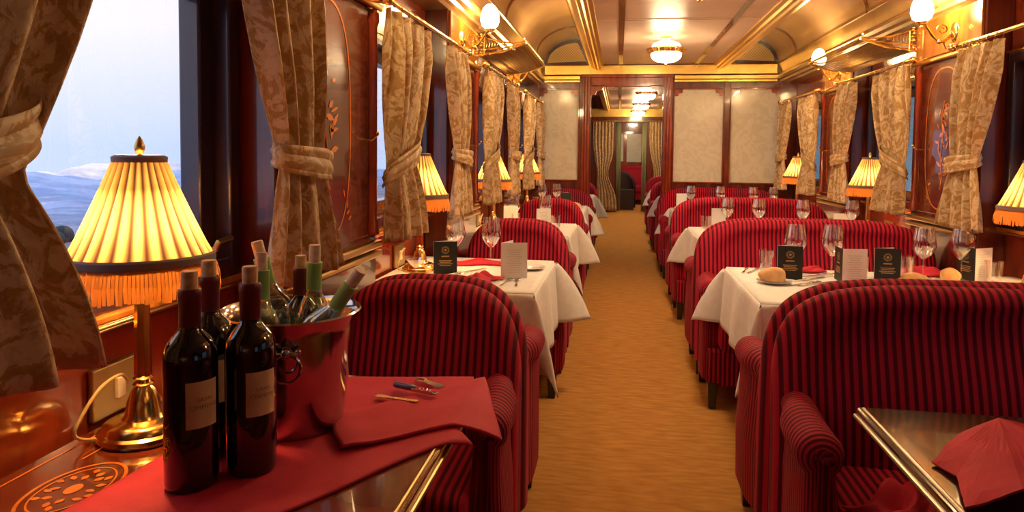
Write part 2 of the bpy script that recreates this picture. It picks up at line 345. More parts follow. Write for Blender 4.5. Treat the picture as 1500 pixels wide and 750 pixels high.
# pilasters
n_trim = 0
def leaf(m, cy, cz, a, L, wd, x, s):
    n = 8; vs = []
    for i in range(n+1):
        t = i/n; h = wd*math.sin(PI*t)**.8*(1 if i % 2 else .75)
        for q in (-1, 1):
            u = t*L; v = q*h
            vs.append((x, cy+u*math.cos(a)-v*math.sin(a), cz+u*math.sin(a)+v*math.cos(a)))
    m.add(vs, [(2*i, 2*i+1, 2*i+3, 2*i+2) for i in range(n)])
def make_pilaster(s, y, off=0, w=.8):
    global n_trim; n_trim += 1
    root = struct(empty('trim_%d' % n_trim, (0, 0, 0)))
    X = lambda a, b: tuple(sorted((s*a, s*b)))
    m = M(); x0, x1 = X(WP, WW-.001)
    m.box(x0, x1, y-w/2, y+w/2, 0, 2.13)
    m.build('pilaster_body', MAHOG, root, smooth=False, bevel=.006)
    # edge columns
    for q in (-1, 1):
        yy = y+q*(w/2-.055)
        c = M(); prof = [(.030, .99), (.030, 1.03), (.022, 1.045), (.022, 1.78), (.030, 1.80), (.030, 1.84)]
        c.lathe(prof, 16, (s*(WP-.001), yy, 0)); c.build('edge_column', MAHOG_H, root)
    # upper panel and mouldings
    x0, x1 = X(WP-.012, WP); M().box(x0, x1, y-w/2+.02, y+w/2-.02, 1.88, 2.10).build('frieze_panel', ORWOOD, root, smooth=False, bevel=.004)
    x0, x1 = X(WP-.03, WP); M().box(x0, x1, y-w/2, y+w/2, 1.845, 1.872).build('frieze_moulding', BRASS_R, root, smooth=False, bevel=.008)
    M().box(x0, x1, y-w/2, y+w/2, .935, .965).box(x0, x1, y-w/2, y+w/2, .90, .925).build('dado_rail', [OLDBRASS], root, smooth=False, bevel=.008)
    x0, x1 = X(WP-.008, WP); M().box(x0, x1, y-w/2+.11, y+w/2-.11, .99, 1.83).build('marquetry_panel', MAHOG, root, smooth=False, bevel=.003)
    # oval inlay line and flowers
    cy = y+off; cz = 1.41; a, b = .205, .39; m = M(); xx = s*(WP-.0095)
    for (ra, rb, wd) in ((a, b, .004),):
        vs = []
        for i in range(97):
            t = 2*PI*i/96; e = .75
            px = lambda r: math.copysign(abs(math.cos(t))**e, math.cos(t))*r; pz = lambda r: math.copysign(abs(math.sin(t))**e, math.sin(t))*r
            vs += [(xx, cy+px(ra-wd), cz+pz(rb-wd)), (xx, cy+px(ra+wd), cz+pz(rb+wd))]
        m.add(vs, [(2*i, 2*i+1, 2*i+3, 2*i+2) for i in range(96)])
    r = random.Random(n_trim)
    for i in range(34):
        zz = 1.17+.42*i/33; yy = cy+.015*math.sin(i*.9)+r.uniform(-.05, .05)*(1.1-abs(zz-1.36)*2)
        leaf(m, yy, zz, r.uniform(-.5, 3.6), r.uniform(.03, .07), r.uniform(.006, .014), xx, s)
    for i in range(10): leaf(m, cy+.17*math.copysign(1, i % 2-.5)+r.uniform(-.02, .02), 1.06+.02*i/2, r.uniform(0, 3), .03, .006, xx, s)
    m.tube([(xx, cy+.01*math.sin(z*30), z) for z in np.linspace(1.13, 1.62, 14)], .0025, 6)
    m.build('floral_inlay', INLAY, root, smooth=False)
    return root
for nm, s in SIDES:
    for k in range(-1, 8):
        y = YB(k)+P/2
        if k == 3: continue
        if k == 0 and s < 0: make_pilaster(s, y, off=-.09)
        else: make_pilaster(s, y)
    for y, w in ((7.63, .24), (8.18, .4)):
        pass
# windows
n_win = 0
for nm, s in SIDES:
    for k in range(-1, 7):
        n_win += 1; y = YB(k); X = lambda a, b: tuple(sorted((s*a, s*b)))
        root = struct(empty('window_%d' % n_win))
        m = M()
        def ring(x0, x1, h, z0, z1, t):
            a, b = X(x0, x1)
            m.box(a, b, y-h, y-h+t, z0, z1); m.box(a, b, y+h-t, y+h, z0, z1); m.box(a, b, y-h+t, y+h-t, z0, z0+t); m.box(a, b, y-h+t, y+h-t, z1-t, z1)
        ring(1.445, 1.56, WH+.045, WZ0-.03, WZ1+.03, .05); ring(1.49, 1.55, WH-.004, WZ0+.018, WZ1-.018, .066)
        m.build('window_frame', DARKWOOD, root, smooth=False, bevel=.006)
        a, b = X(1.518, 1.524); M().box(a, b, y-WH+.05, y+WH-.05, WZ0+.06, WZ1-.06).build('pane', PANE, root, smooth=False)
        a, b = X(1.43, 1.48); M().box(a, b, y-.56, y+.56, .955, .972).build('ledge', ORWOOD, root, smooth=False, bevel=.004)
        M().tube([(s*1.435, y-.565, .948), (s*1.435, y+.565, .948)], .009, 12).build('sill_rail', BRASS, root)
        a, b = X(1.452, 1.482); M().box(a, b, y-.53, y+.53, 1.825, 1.95).build('valance_panel', MAHOG, root, smooth=False, bevel=.004)
        M().tube([(s*1.45, y-.56, 1.82), (s*1.45, y+.56, 1.82)], .007, 8).build('valance_bead', BRASS, root)
        M().tube([(s*1.44, y+WH-.09, WZ0+.05), (s*1.43, y+WH-.09, WZ0+.07), (s*1.43, y+WH-.03, WZ0+.075)], .008, 8).build('window_latch', OLDBRASS, root)

# ceiling
def vault_profile(s, z=0):
    pts = [(s*1.27, 2.31)]
    pts += [(s*(.88+.39*math.cos(PI/2*i/18)), 2.31+.28*math.sin(PI/2*i/18)) for i in range(1, 19)]
    return pts
m = M()
m.add([(-.76, YSTART, 2.3075), (.76, YSTART, 2.3075), (.76, 19.2, 2.3075), (-.76, 19.2, 2.3075)], [(0, 1, 2, 3)])
for s in (-1, 1):
    m.extrude_y(vault_profile(s), YSTART, 19.2, 1)
    m.extrude_y([(s*.88, 2.59), (s*.74, 2.31)], YSTART, 19.2, 2)
m.box(-1.58, 1.58, YSTART, 19.2, 2.66, 2.70)
struct(m.build('ceiling', [CEIL, VAULT, GOLDPAINT]))
for s in (-1, 1):
    n_trim += 1
    pr = [(s*.76, 2.33), (s*.76, 2.295), (s*.735, 2.285), (s*.735, 2.268), (s*.70, 2.262), (s*.69, 2.25), (s*.665, 2.25), (s*.655, 2.265), (s*.635, 2.27), (s*.63, 2.29), (s*.60, 2.295), (s*.595, 2.33)]
    struct(M().extrude_y(pr, YSTART, 19.2, closed=True).build('trim_%d' % n_trim, BRASS_R, smooth=False))
    n_trim += 1
    pr = [(1.56, 2.085), (1.345, 2.085), (1.33, 2.10), (1.305, 2.105), (1.30, 2.125), (1.275, 2.135), (1.262, 2.155), (1.262, 2.175), (1.285, 2.185), (1.30, 2.20), (1.275, 2.30), (1.265, 2.305), (1.265, 2.325), (1.56, 2.325)]
    struct(M().extrude_y([(s*x, z) for x, z in pr], YSTART, YEND1-.001, closed=True).build('trim_%d' % n_trim, CORNICE, smooth=False))
    n_trim += 1
    struct(M().extrude_y([(s*x, z) for x, z in pr], YEND1+.08, YEND2, closed=True).build('trim_%d' % n_trim, CORNICE, smooth=False))
# flat strips on the ceiling
n_trim += 1; m = M()
for s in (-1, 1): m.box(s*.41-.022, s*.41+.022, YSTART, 15.6, 2.3005, 2.307)
struct(m.build('trim_%d' % n_trim, STRIP, smooth=False))
n_trim += 1; m = M()
for y in (5.27, 2.4, 10.9): m.box(-.59, .59, y-.012, y+.012, 2.302, 2.307); m.box(-.43, .43, y+.018, y+.030, 2.303, 2.307, 1)
struct(m.build('trim_%d' % n_trim, [CEIL, STRIP], smooth=False))
# vault ribs
for y in (1.28, 3.22, 5.15, 7.09, 9.0, 11.0, 13.0):
    for s in (-1, 1):
        n_trim += 1; m = M(); p = vault_profile(s); q = [(x-s*.012*math.cos(.8), z-.012) for x, z in p]
        m.extrude_y(p+q[::-1], y-.014, y+.014, closed=True)
        struct(m.build('trim_%d' % n_trim, STRIP, smooth=False))

# partition with door opening and frosted panes
def partition(y, name, cx0=-.737, cx1=.062, panes=((-1.327, -.867, 0), (.176, .723, 0), (.784, 1.314, 0)), pz=(.99, 2.04), dn=1):
    th = .06
    m = M(); xs = [(-1.48, panes[0][0])]
    x_cur = -1.48
    for (a, b, _) in panes[:1]:
        m.box(x_cur, a, y, y+th, 0, 2.19); m.box(a, b, y, y+th, 0, pz[0]); m.box(a, b, y, y+th, pz[1], 2.19); x_cur = b
    m.box(x_cur, cx0, y, y+th, 0, 2.19); m.box(cx0, cx1, y, y+th, 2.06, 2.19); x_cur = cx1
    for (a, b, _) in panes[1:]:
        m.box(x_cur, a, y, y+th, 0, 2.19); m.box(a, b, y, y+th, 0, pz[0]); m.box(a, b, y, y+th, pz[1], 2.19); x_cur = b
    m.box(x_cur, 1.48, y, y+th, 0, 2.19)
    m.box(-1.48, 1.48, y, y+th, 2.19, 2.66)
    wall = struct(m.build(name, MAHOG, smooth=False, bevel=.004))
    for (a, b, _) in panes:
        # pane with stepped upper corners
        M().box(a-.01, b+.01, y+.025, y+.033, pz[0]-.01, pz[1]+.01).build('frosted_pane', FROST, wall, smooth=False)
        f = M()
        f.box(a, b, y-.012, y+.024, pz[0], pz[0]+.014); f.box(a, a+.012, y-.012, y+.024, pz[0]+.014, pz[1]); f.box(b-.012, b, y-.012, y+.024, pz[0]+.014, pz[1])
        f.box(a+.012, b-.012, y-.012, y+.024, pz[1]-.014, pz[1])
        for q, xx in ((1, a), (-1, b)):
            poly = [(xx, pz[1]), (xx, pz[1]-.085), (xx+q*.045, pz[1]-.085), (xx+q*.055, pz[1]-.055), (xx+q*.09, pz[1]-.05), (xx+q*.10, pz[1])]
            n = len(poly); vs = [(px, y-.012, z) for px, z in poly]+[(px, y+.024, z) for px, z in poly]
            f.add(vs, [(j, (j+1) % n, n+(j+1) % n, n+j) for j in range(n)]+[tuple(range(n)), tuple(range(n, 2*n))])
        f.build('pane_moulding', MAHOG_H, wall, smooth=False, bevel=.003)
    # door case
    d = struct(empty('door_%d' % dn)); f = M()
    for xx in (cx0-.055, cx1+.055):
        for q in (-.032, 0, .032): f.box(xx+q-.014, xx+q+.014, y-.03, y+.001, 0, 2.175)
    f.build('door_post', MAHOG_H, d, smooth=False, bevel=.005)
    f = M(); f.box(cx0-.11, cx1+.11, y-.035, y+.0, 2.16, 2.19); f.box(cx0, cx1, y-.02, y, 2.06, 2.16)
    for q, xx in ((1, cx0), (-1, cx1)):
        poly = [(xx, 2.07), (xx, 1.97), (xx+q*.05, 1.97), (xx+q*.06, 2.01), (xx+q*.12, 2.03), (xx+q*.14, 2.07)]
        n = len(poly); vs = [(px, y-.02, z) for px, z in poly]+[(px, y+.06, z) for px, z in poly]
        f.add(vs, [(j, (j+1) % n, n+(j+1) % n, n+j) for j in range(n)]+[tuple(range(n)), tuple(range(n, 2*n))])
    f.build('door_header', MAHOG_H, d, smooth=False, bevel=.003)
    return wall
partition(YEND1, 'wall_back', dn=1)
# gold crown and frieze on the partition
n_trim += 1; m = M()
m.box(-1.27, -.86, YEND1-.028, YEND1, 2.105, 2.135); m.box(-1.27, -.86, YEND1-.045, YEND1, 2.135, 2.18); m.box(.18, 1.27, YEND1-.028, YEND1, 2.105, 2.135); m.box(.18, 1.27, YEND1-.045, YEND1, 2.135, 2.18)
m.box(-1.27, 1.27, YEND1-.018, YEND1-.001, 2.192, 2.3)
struct(m.build('trim_%d' % n_trim, GOLDPAINT, smooth=False, bevel=.006))
for s in (-1, 1):
    n_trim += 1; root = struct(empty('trim_%d' % n_trim)); p = vault_profile(s)
    poly = [(x, z) for x, z in p]+[(s*.76, 2.33)]
    cx, cz = s*1.0, 2.40
    inn = [(cx+(x-cx)*.86, cz+(z-cz)*.80) for x, z in poly]; n = len(poly)
    m = M(); m.add([(x, YEND1-.008, z) for x, z in inn], [tuple(range(n))]); m.build('lunette_grille', GRILLE, root, smooth=False)
    f = M(); yy = YEND1-.03
    vs = [(x, yy, z) for x, z in poly]+[(x, yy, z) for x, z in inn]+[(x, YEND1-.001, z) for x, z in inn]
    f.add(vs, [(j, (j+1) % n, n+(j+1) % n, n+j) for j in range(n)]+[(n+j, n+(j+1) % n, 2*n+(j+1) % n, 2*n+j) for j in range(n)])
    f.build('lunette_frame', DARKWOOD, root, smooth=False)
struct(M().box(-1.56, 1.56, YSTART-.06, YSTART, 0, 2.66).build('wall_front', MAHOG_H, smooth=False))
# second partition and the far room
y2 = YEND2; m = M(); m.box(-1.48, -.45, y2, y2+.06, 0, 2.6); m.box(.16, 1.48, y2, y2+.06, 0, 2.6); m.box(-.45, .16, y2, y2+.06, 2.0, 2.6)
wf = struct(m.build('wall_far', MAHOG, smooth=False)); 
m = M(); m.box(-1.2, -.46, y2+2.9, y2+2.96, 0, 2.6); m.box(-.46, -.30, y2+2.9, y2+2.96, 0, 1.1); m.box(-1.48, 1.48, y2+3.3, y2+3.36, 0, 2.6)
we = struct(m.build('wall_end', MAHOG_H, smooth=False))
for a, b in ((-.62, -.30), (-.21, .18), (.34, .72)): M().box(a, b, y2+3.27, y2+3.30, 1.08, 1.84).build('frosted_pane', FROST, we, smooth=False)

n_trim += 1; m = M(); m.box(-1.27, 1.27, y2-.03, y2-.001, 2.12, 2.305); m.box(-1.27, 1.27, y2-.06, y2-.03, 2.12, 2.17); struct(m.build('trim_%d' % n_trim, GOLDPAINT, smooth=False, bevel=.006))
# outside
TZ = lambda d: float(np.interp(d, [0, 10, 30, 44, 70, 120, 170, 202, 225, 260], [-2.4, -2.6, -6.2, -6.6, -8.4, -10.6, -10.2, -7.6, -9, -40]))
def terrain():
    m = M()
    def f(i, j):
        X = -(4+256*i**2); Y = -160+560*j
        d = -X
        z = TZ(d)+(1.0*math.sin(Y*.05)+.9*math.sin(Y*.13+1)+.6*math.sin(Y*.33)+.4*math.sin(Y*.71))*smooth01((d-150)/50)
        z += (1.1*math.sin(X*.08+Y*.11)*math.sin(Y*.07)+.45*math.sin(X*.21-Y*.27)+.18*math.sin(X*.5+Y*.63+math.sin(Y*.2)*2))*smooth01((d-50)/60)
        return (X, Y, z)
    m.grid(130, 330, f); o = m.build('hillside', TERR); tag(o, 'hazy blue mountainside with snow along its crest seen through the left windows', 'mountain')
    m = M()
    def g(i, j):
        X = 3.5+60*i; Y = -20+130*j
        return (X, Y, -1.5+ (X-3.5)*.75+1.2*math.sin(Y*.3+X*.2)+.6*math.sin(Y*.9))
    m.grid(40, 80, g); o = m.build('embankment', HILLR); tag(o, 'dim teal grass embankment rising outside the right windows', 'hillside')
terrain()
r = random.Random(4)
SHR = [(-43, 43.5, 1.5, 'leftmost large dark shrub'), (-44, 47, 1.3, 'second large dark shrub from the left'), (-45, 51, 1.0, 'third, lower dark shrub from the left'), (-47, 62, .8, 'small dark shrub left of the window post'), (-46, 67, .9, 'dark shrub close to the window post')]
for i, (x, y, rad, lab) in enumerate(SHR):
    m = M()
    for q in range(9): m.ball((r.uniform(-1, 1)*rad, r.uniform(-1.6, 1.6)*rad, rad*.45+r.uniform(0, .5)*rad), rad*r.uniform(.35, .7), 6, .8)
    o = m.build('shrub', TREES, loc=(x, y, TZ(-x)+.05)); tag(o, lab+' on the slope outside the nearest left window', 'shrub', 'shrubs on the slope outside')

# ------------------------------------------------------------------ chairs
def make_sofa(hw, ne, name, HT):
    root = empty(name)
    # backrest
    zb0, H, zbot = .52, HT, .14; yc = .215; th = .082
    def g_of(x, z): return ((abs(x)/hw)**ne+max(0, (z-zb0)/H)**ne)**(1/ne)
    def side(sgn):
        def f(u, v):
            a = (u*2-1)*PI/2; e = 2/ne
            x = hw*math.copysign(abs(math.sin(a))**e, a) if a else 0
            zt = zb0+H*abs(math.cos(a))**e; t = 1-(1-v)**1.7
            z = zbot+(zt-zbot)*t
            d = (1-min(1, g_of(x, z)))*H*.95
            h = (th-.030*smooth01((z-.5)/.4))*math.sqrt(max(0, 1-(1-min(d/.05, 1))**2))
            face = .007*smooth01((d-.045)/.03)-.016*smooth01((d-.08)/.2)
            y = yc+sgn*h if sgn > 0 else yc-h+face
            y += .042*smooth01((z-.45)/.45)
            return (x, y, z, x, z)
        return f
    m = M(); nu, nv = (72, 30) if hw > .5 else (48, 30)
    m.grid(nu, nv, side(-1)); m.grid(nu, nv, side(1)); m.build('backrest', VELVET, root)
    for sx in (-1, 1):
        m = M(); xa = sx*(hw-.042); st = []
        ys = [-.160, -.156, -.146, -.125, -.09, -.05, 0, .05, .09, .13, .17, .22]
        n = 26
        def sec(y):
            k = 1.0 if y > -.125 else (math.sqrt(max(0.04, 1-((-.125-y)/.040)**2)))
            r = .056*k*(1-.25*smooth01((y-.02)/.15)); xa = sx*(hw-.042-.02*smooth01((y-.02)/.15)); zr = .600+.025*smooth01((y+.05)/.15)+.16*smooth01((y-.07)/.16)-.02*(1-k)
            zr = .600+.012*smooth01((y+.05)/.15)
            pts = []
            for i in range(n+1):
                a = math.radians(-50+280*i/n)
                pts.append((xa+sx*.004+math.cos(a)*r, zr+math.sin(a)*r, r))
            lo = [(xa-.040*k, .46, r), (xa-.040*k, .14, r)][::1]; hi = [(xa+.046*k, .14, r), (xa+.050*k, .34, r), (xa+.040*k, .50, r)]
            return hi+pts+lo
        secs = [sec(y) for y in ys]; L = len(secs[0]); vs = []; uv = []
        for y, s_ in zip(ys, secs):
            for (x, z, r_) in s_: vs.append((x, y+(.02*math.sin((z-.14)*3) if y < -.1 else 0)*0, z)); uv.append((y*1.0+(.058-r_)*.9*(-1), z))
        fs = [(i*L+j, i*L+j+1, (i+1)*L+j+1, (i+1)*L+j) for i in range(len(ys)-1) for j in range(L-1)]
        m.add(vs, fs, uv)
        s0 = secs[0]; cx, cz = xa, .55
        # front scroll disc with pleats
        c0 = len(vs); m.add([(x, ys[0], z) for x, z, _ in s0]+[(xa, ys[0]-.004, .60), (xa, ys[0], .3)], [(j, j+1, L) for j in range(3, L-3)]+[(j, j+1, L+1) for j in range(0, 3)]+[(j, j+1, L+1) for j in range(L-3, L-1)]+[(3, L, L+1), (L, L-3, L+1)], [(math.atan2(z-.6, x-xa)*.02, z) for x, z, _ in s0]+[(0, 0), (0, 0)])
        m.ball((xa, ys[0]-.002, .60), .010, 6)
        m.build('arm', VELVET2, root)
    x = hw-.075
    m = M(); m.box(-x, x, -.225, .20, .30, .465); m.build('seat_cushion', VELVET, root, bevel=.04, bseg=4)
    m = M(); m.box(-hw+.02, hw-.02, -.20, .24, .12, .31); m.build('seat_base', VELVET, root, bevel=.015)
    for sx in (-1, 1):
        for yy in (-.18, .24):
            m = M(); lx = sx*(hw-.05)
            m.add([(lx+a*.026, yy+b*.026, .14) for a, b in ((-1,-1),(1,-1),(1,1),(-1,1))]+[(lx+a*.018, yy+b*.018, 0) for a, b in ((-1,-1),(1,-1),(1,1),(-1,1))], [(0,1,2,3),(4,7,6,5),(0,4,5,1),(1,5,6,2),(2,6,7,3),(3,7,4,0)])
            m.build('leg', BLACKW, root, smooth=False, bevel=.004)
    return root
XL, XR = -1.005, .675
sofaR = make_sofa(.64, 4.6, 'dining_sofa', .428); sofaL = make_sofa(.310, 3.3, 'dining_armchair', .388)
TREE[sofaR.name] = kids(sofaR); TREE[sofaL.name] = kids(sofaL)
rows = ['nearest', 'second', 'third', 'farthest']
first = {1: True, -1: True}
for k in range(0, 7):
    for s in (-1, 1):
        for face in ('f', 'a'):
            if k == 0 and face == 'a': continue
            if k > 4 and s < 0: continue
            if k > 5: continue
            y = YB(k)+(.655 if face == 'f' else -.655); rz = 0 if face == 'f' else PI
            if k > 3 : y += .12
            if k == 3 and face == 'f': y -= .125
            if (k, face) in ((0, 'f'), (1, 'a')): y -= .05
            base = sofaR if s > 0 else sofaL; x = XR if s > 0 else XL
            if first[s]: o = base; o.location = (x, y, 0); first[s] = False
            else: o = dup(base, (x, y, 0), rz)
            kind = 'striped sofa' if s > 0 else 'striped armchair'
            side = 'right' if s > 0 else 'left'
            tbl = {(-1, 0): 'bare table with the wine bottles', (1, 0): 'bare dark table'}.get((s, k))
            if k < 4:
                tb = tbl or '%s white table on the %s' % (rows[k-1] if k < 3 else 'farthest', side)
                lab = kind+(' facing the camera behind the ' if face == 'f' else ' seen from behind, before the ')+tb
            else: lab = kind+' seen through the doorway, %s, %s table' % ('facing the camera' if face == 'f' else 'turned away', 'first' if k == 4 else 'second')+(' on the right' if s > 0 else ' on the left')
            tag(o, lab, 'sofa' if s > 0 else 'armchair', 'red striped sofas on the right' if s > 0 else 'red striped armchairs on the left')

# ------------------------------------------------------------------ tables
def drape(a0, a1, b, ov, oy, top, sx, far, near):
    """linen over a table top from the wall a0 to the aisle a1: flat top, hanging sides, corner folds that stick out"""
    W = abs(a1-a0); path = []     # (x, y, nx, ny, length, flare)
    n1, n2, nc = 26, 34, 22
    for i in range(n1): path.append((W*i/n1, -b, 0, -1, oy, .03+.05*(i/n1)**6))
    for i in range(nc+1):
        a = PI/2*i/nc; L = min(ov/max(.05, math.sin(a)), oy/max(.05, math.cos(a))); L = min(L, math.hypot(ov, oy)*.98)
        path.append((W, -b, math.sin(a), -math.cos(a), L, .08+(near-.08)*math.sin(2*a)**1.2))
    for i in range(1, n2):
        t = i/n2; y = -b+2*b*t
        path.append((W, y, 1, .10*math.sin(2*PI*t), ov, .09+.10*math.cos(2*PI*t*2)*math.sin(PI*t)+.05*math.sin(9*t+1)*math.sin(PI*t)))
    for i in range(nc+1):
        a = PI/2*(1-i/nc); L = min(ov/max(.05, math.sin(a)), oy/max(.05, math.cos(a))); L = min(L, math.hypot(ov, oy)*.98)
        path.append((W, b, math.sin(a), math.cos(a), L, .08+(far-.08)*math.sin(2*a)**1.2))
    for i in range(n1-1, -1, -1): path.append((W*i/n1, b, 0, 1, oy, .03+.05*(i/n1)**6))
    nt_ = 16; vs = []; fs = []
    for (x, y, nx, ny, L, fl) in path:
        for j in range(nt_+1):
            t = j/nt_; d = L*t; f = fl*(1-.25*t)
            z = top-d*math.sqrt(max(.1, 1-f*f))+.004*(1-math.exp(-d/.01)); o = .006*(1-math.exp(-d/.006))+f*d
            vs.append((a0+sx*(x+nx*o), y+ny*o, z if j else top))
    m_ = nt_+1; n = len(path)
    fs = [(i*m_+j, (i+1)*m_+j, (i+1)*m_+j+1, i*m_+j+1) for i in range(n-1) for j in range(nt_) if vs[i*m_] != vs[(i+1)*m_] or j > 0]
    base = len(vs); gx, gy = 24, 16
    for i in range(gx+1):
        for j in range(gy+1): vs.append((a0+sx*W*i/gx, -b+2*b*j/gy, top+.0015))
    fs += [(base+i*(gy+1)+j, base+(i+1)*(gy+1)+j, base+(i+1)*(gy+1)+j+1, base+i*(gy+1)+j+1) for i in range(gx) for j in range(gy)]
    return vs, fs
HB = .43
def make_table(x_wall, x_aisle, mat, edge=True, name='dining_table'):
    root = empty(name); a, b = sorted((x_wall, x_aisle))
    m = M(); m.box(a, b, -HB, HB, T-.034, T); m.build('tabletop', mat, root, smooth=False, bevel=.007, bseg=3)
    xe = x_aisle; s = 1 if x_aisle > x_wall else -1
    if edge:
        m = M(); m.tube([(xe-s*.012, -HB+.005, T-.002), (xe-s*.012, HB-.012, T-.002)], .0045, 8); m.tube([(xe+s*.002, -HB, T-.022), (xe+s*.002, HB, T-.022)], .005, 8)
        m.tube([(xe+s*.002, HB, T-.022), (x_wall, HB+.002, T-.022)], .005, 8)
        m.build('edge_banding', OLDBRASS if s > 0 else EDGEW, root)
    xc = xe-s*.22 if abs(xe-x_wall) < 1 else xe-s*.35
    m = M(); m.lathe([(.02, T-.035), (.045, T-.06), (.03, T-.12), (.026, .4), (.034, .12), (.16, .03), (.16, 0)], 24, (xc, 0, 0)); m.build('pedestal_leg', BLACKW, root)
    return root
tl = make_table(-1.46, -.741, TABLEWOOD); tl.location = (0, YB(0), 0)
tag(tl, 'bare glossy wooden table with marquetry and brass edge carrying the wine bottles and ice bucket', 'table')
trr = make_table(1.46, .134, TABLEDARK); trr.location = (0, YB(0), 0)
tag(trr, 'bare dark polished table with a thin brass edge at the lower right', 'table')
# inlay on the near left table
m = M(); cx, cy, z = -1.305, 1.005-YB(0), T+.0008
def oval(a, b, w, n=64, rot=.3, cxx=cx, cyy=cy):
    vs = []
    for i in range(n+1):
        t = 2*PI*i/n
        for q in (-w, w):
            X_, Y_ = (a+q)*math.cos(t), (b+q)*math.sin(t); vs.append((cxx+X_*math.cos(rot)-Y_*math.sin(rot), cyy+X_*math.sin(rot)+Y_*math.cos(rot), z))
    m.add(vs, [(2*i, 2*i+1, 2*i+3, 2*i+2) for i in range(n)])
oval(.062, .098, .003, rot=0); oval(.05, .08, .0015, rot=0)
r = random.Random(11)
for i in range(18):
    a = 2*PI*i/18; rr = .5+.3*(i % 3)/2
    px, py = cx+.045*rr*math.cos(a), cy+.07*rr*math.sin(a); L = .018; wd = .0055; an = a+r.uniform(-.8, .8); n = 6; vs = []
    for j in range(n+1):
        t = j/n; hh = wd*math.sin(PI*t)
        for q in (-1, 1): vs.append((px+t*L*math.cos(an)-q*hh*math.sin(an), py+t*L*math.sin(an)+q*hh*math.cos(an), z))
    m.add(vs, [(2*j, 2*j+1, 2*j+3, 2*j+2) for j in range(n)])
m.prism([(cx+.012*math.cos(t), cy+.018*math.sin(t)) for t in np.linspace(0, 2*PI, 20)[:-1]], T, z)
for (ax, ay, bx_, by_) in ((-1.43, -.41, -1.43, .40), (-1.43, .40, -.80, .40), (-1.375, -.12, -1.375, .36), (-1.23, -.36, -.9, -.36)):
    d = Vector((bx_-ax, by_-ay, 0)).normalized()*.0022; nn = Vector((-d.y, d.x, 0))
    m.add([(ax-nn.x, ay-nn.y, z), (bx_-nn.x, by_-nn.y, z), (bx_+nn.x, by_+nn.y, z), (ax+nn.x, ay+nn.y, z)], [(0, 1, 2, 3)])
m.build('marquetry_inlay', INLAY, tl, smooth=False)

cR = drape(1.46, .134, HB+.002, .29, .24, .7425, -1, .72, .45)
cL = drape(-1.46, -.741, HB+.002, .33, .26, .7425, 1, .80, .45)
protoc = {}
tabR = make_table(1.46, .134, TABLEDARK, False); tabL = make_table(-1.46, -.741, TABLEWOOD, False)
TREE[tabR.name] = kids(tabR); TREE[tabL.name] = kids(tabL); firstt = {1: True, -1: True}
ordn = {1: 'first', 2: 'second', 3: 'third', 4: 'fourth', 5: 'fifth'}
def tname(s, k):
    side = 'right' if s > 0 else 'left'
    return '%s white table on the %s' % ({1: 'nearest', 2: 'second', 3: 'farthest'}[k], side) if k < 4 else '%s table beyond the doorway on the %s' % ('first' if k == 4 else 'second', side)
for k in range(1, 6):
    for s in (-1, 1):
        if k > 4 and s < 0: continue
        y = YB(k)+(.12 if k > 3 else 0)
        base = tabR if s > 0 else tabL
        if firstt[s]: o = base; o.location = (0, y, 0); firstt[s] = False
        else: o = dup(base, (0, y, 0))
        tag(o, 'wooden pedestal table under the cloth, the '+tname(s, k), 'table', 'tables under white cloths')
        key = s
        if key not in protoc:
            m = M(); m.add(*(cR if s > 0 else cL)); c = m.build('tablecloth', CLOTH, solid=.0015)
            protoc[key] = c
        else: c = protoc[key].copy(); COL.objects.link(c)
        c.location = (0, y, 0)
        tag(c, 'white linen tablecloth hanging over the '+tname(s, k), 'tablecloth', 'white tablecloths')

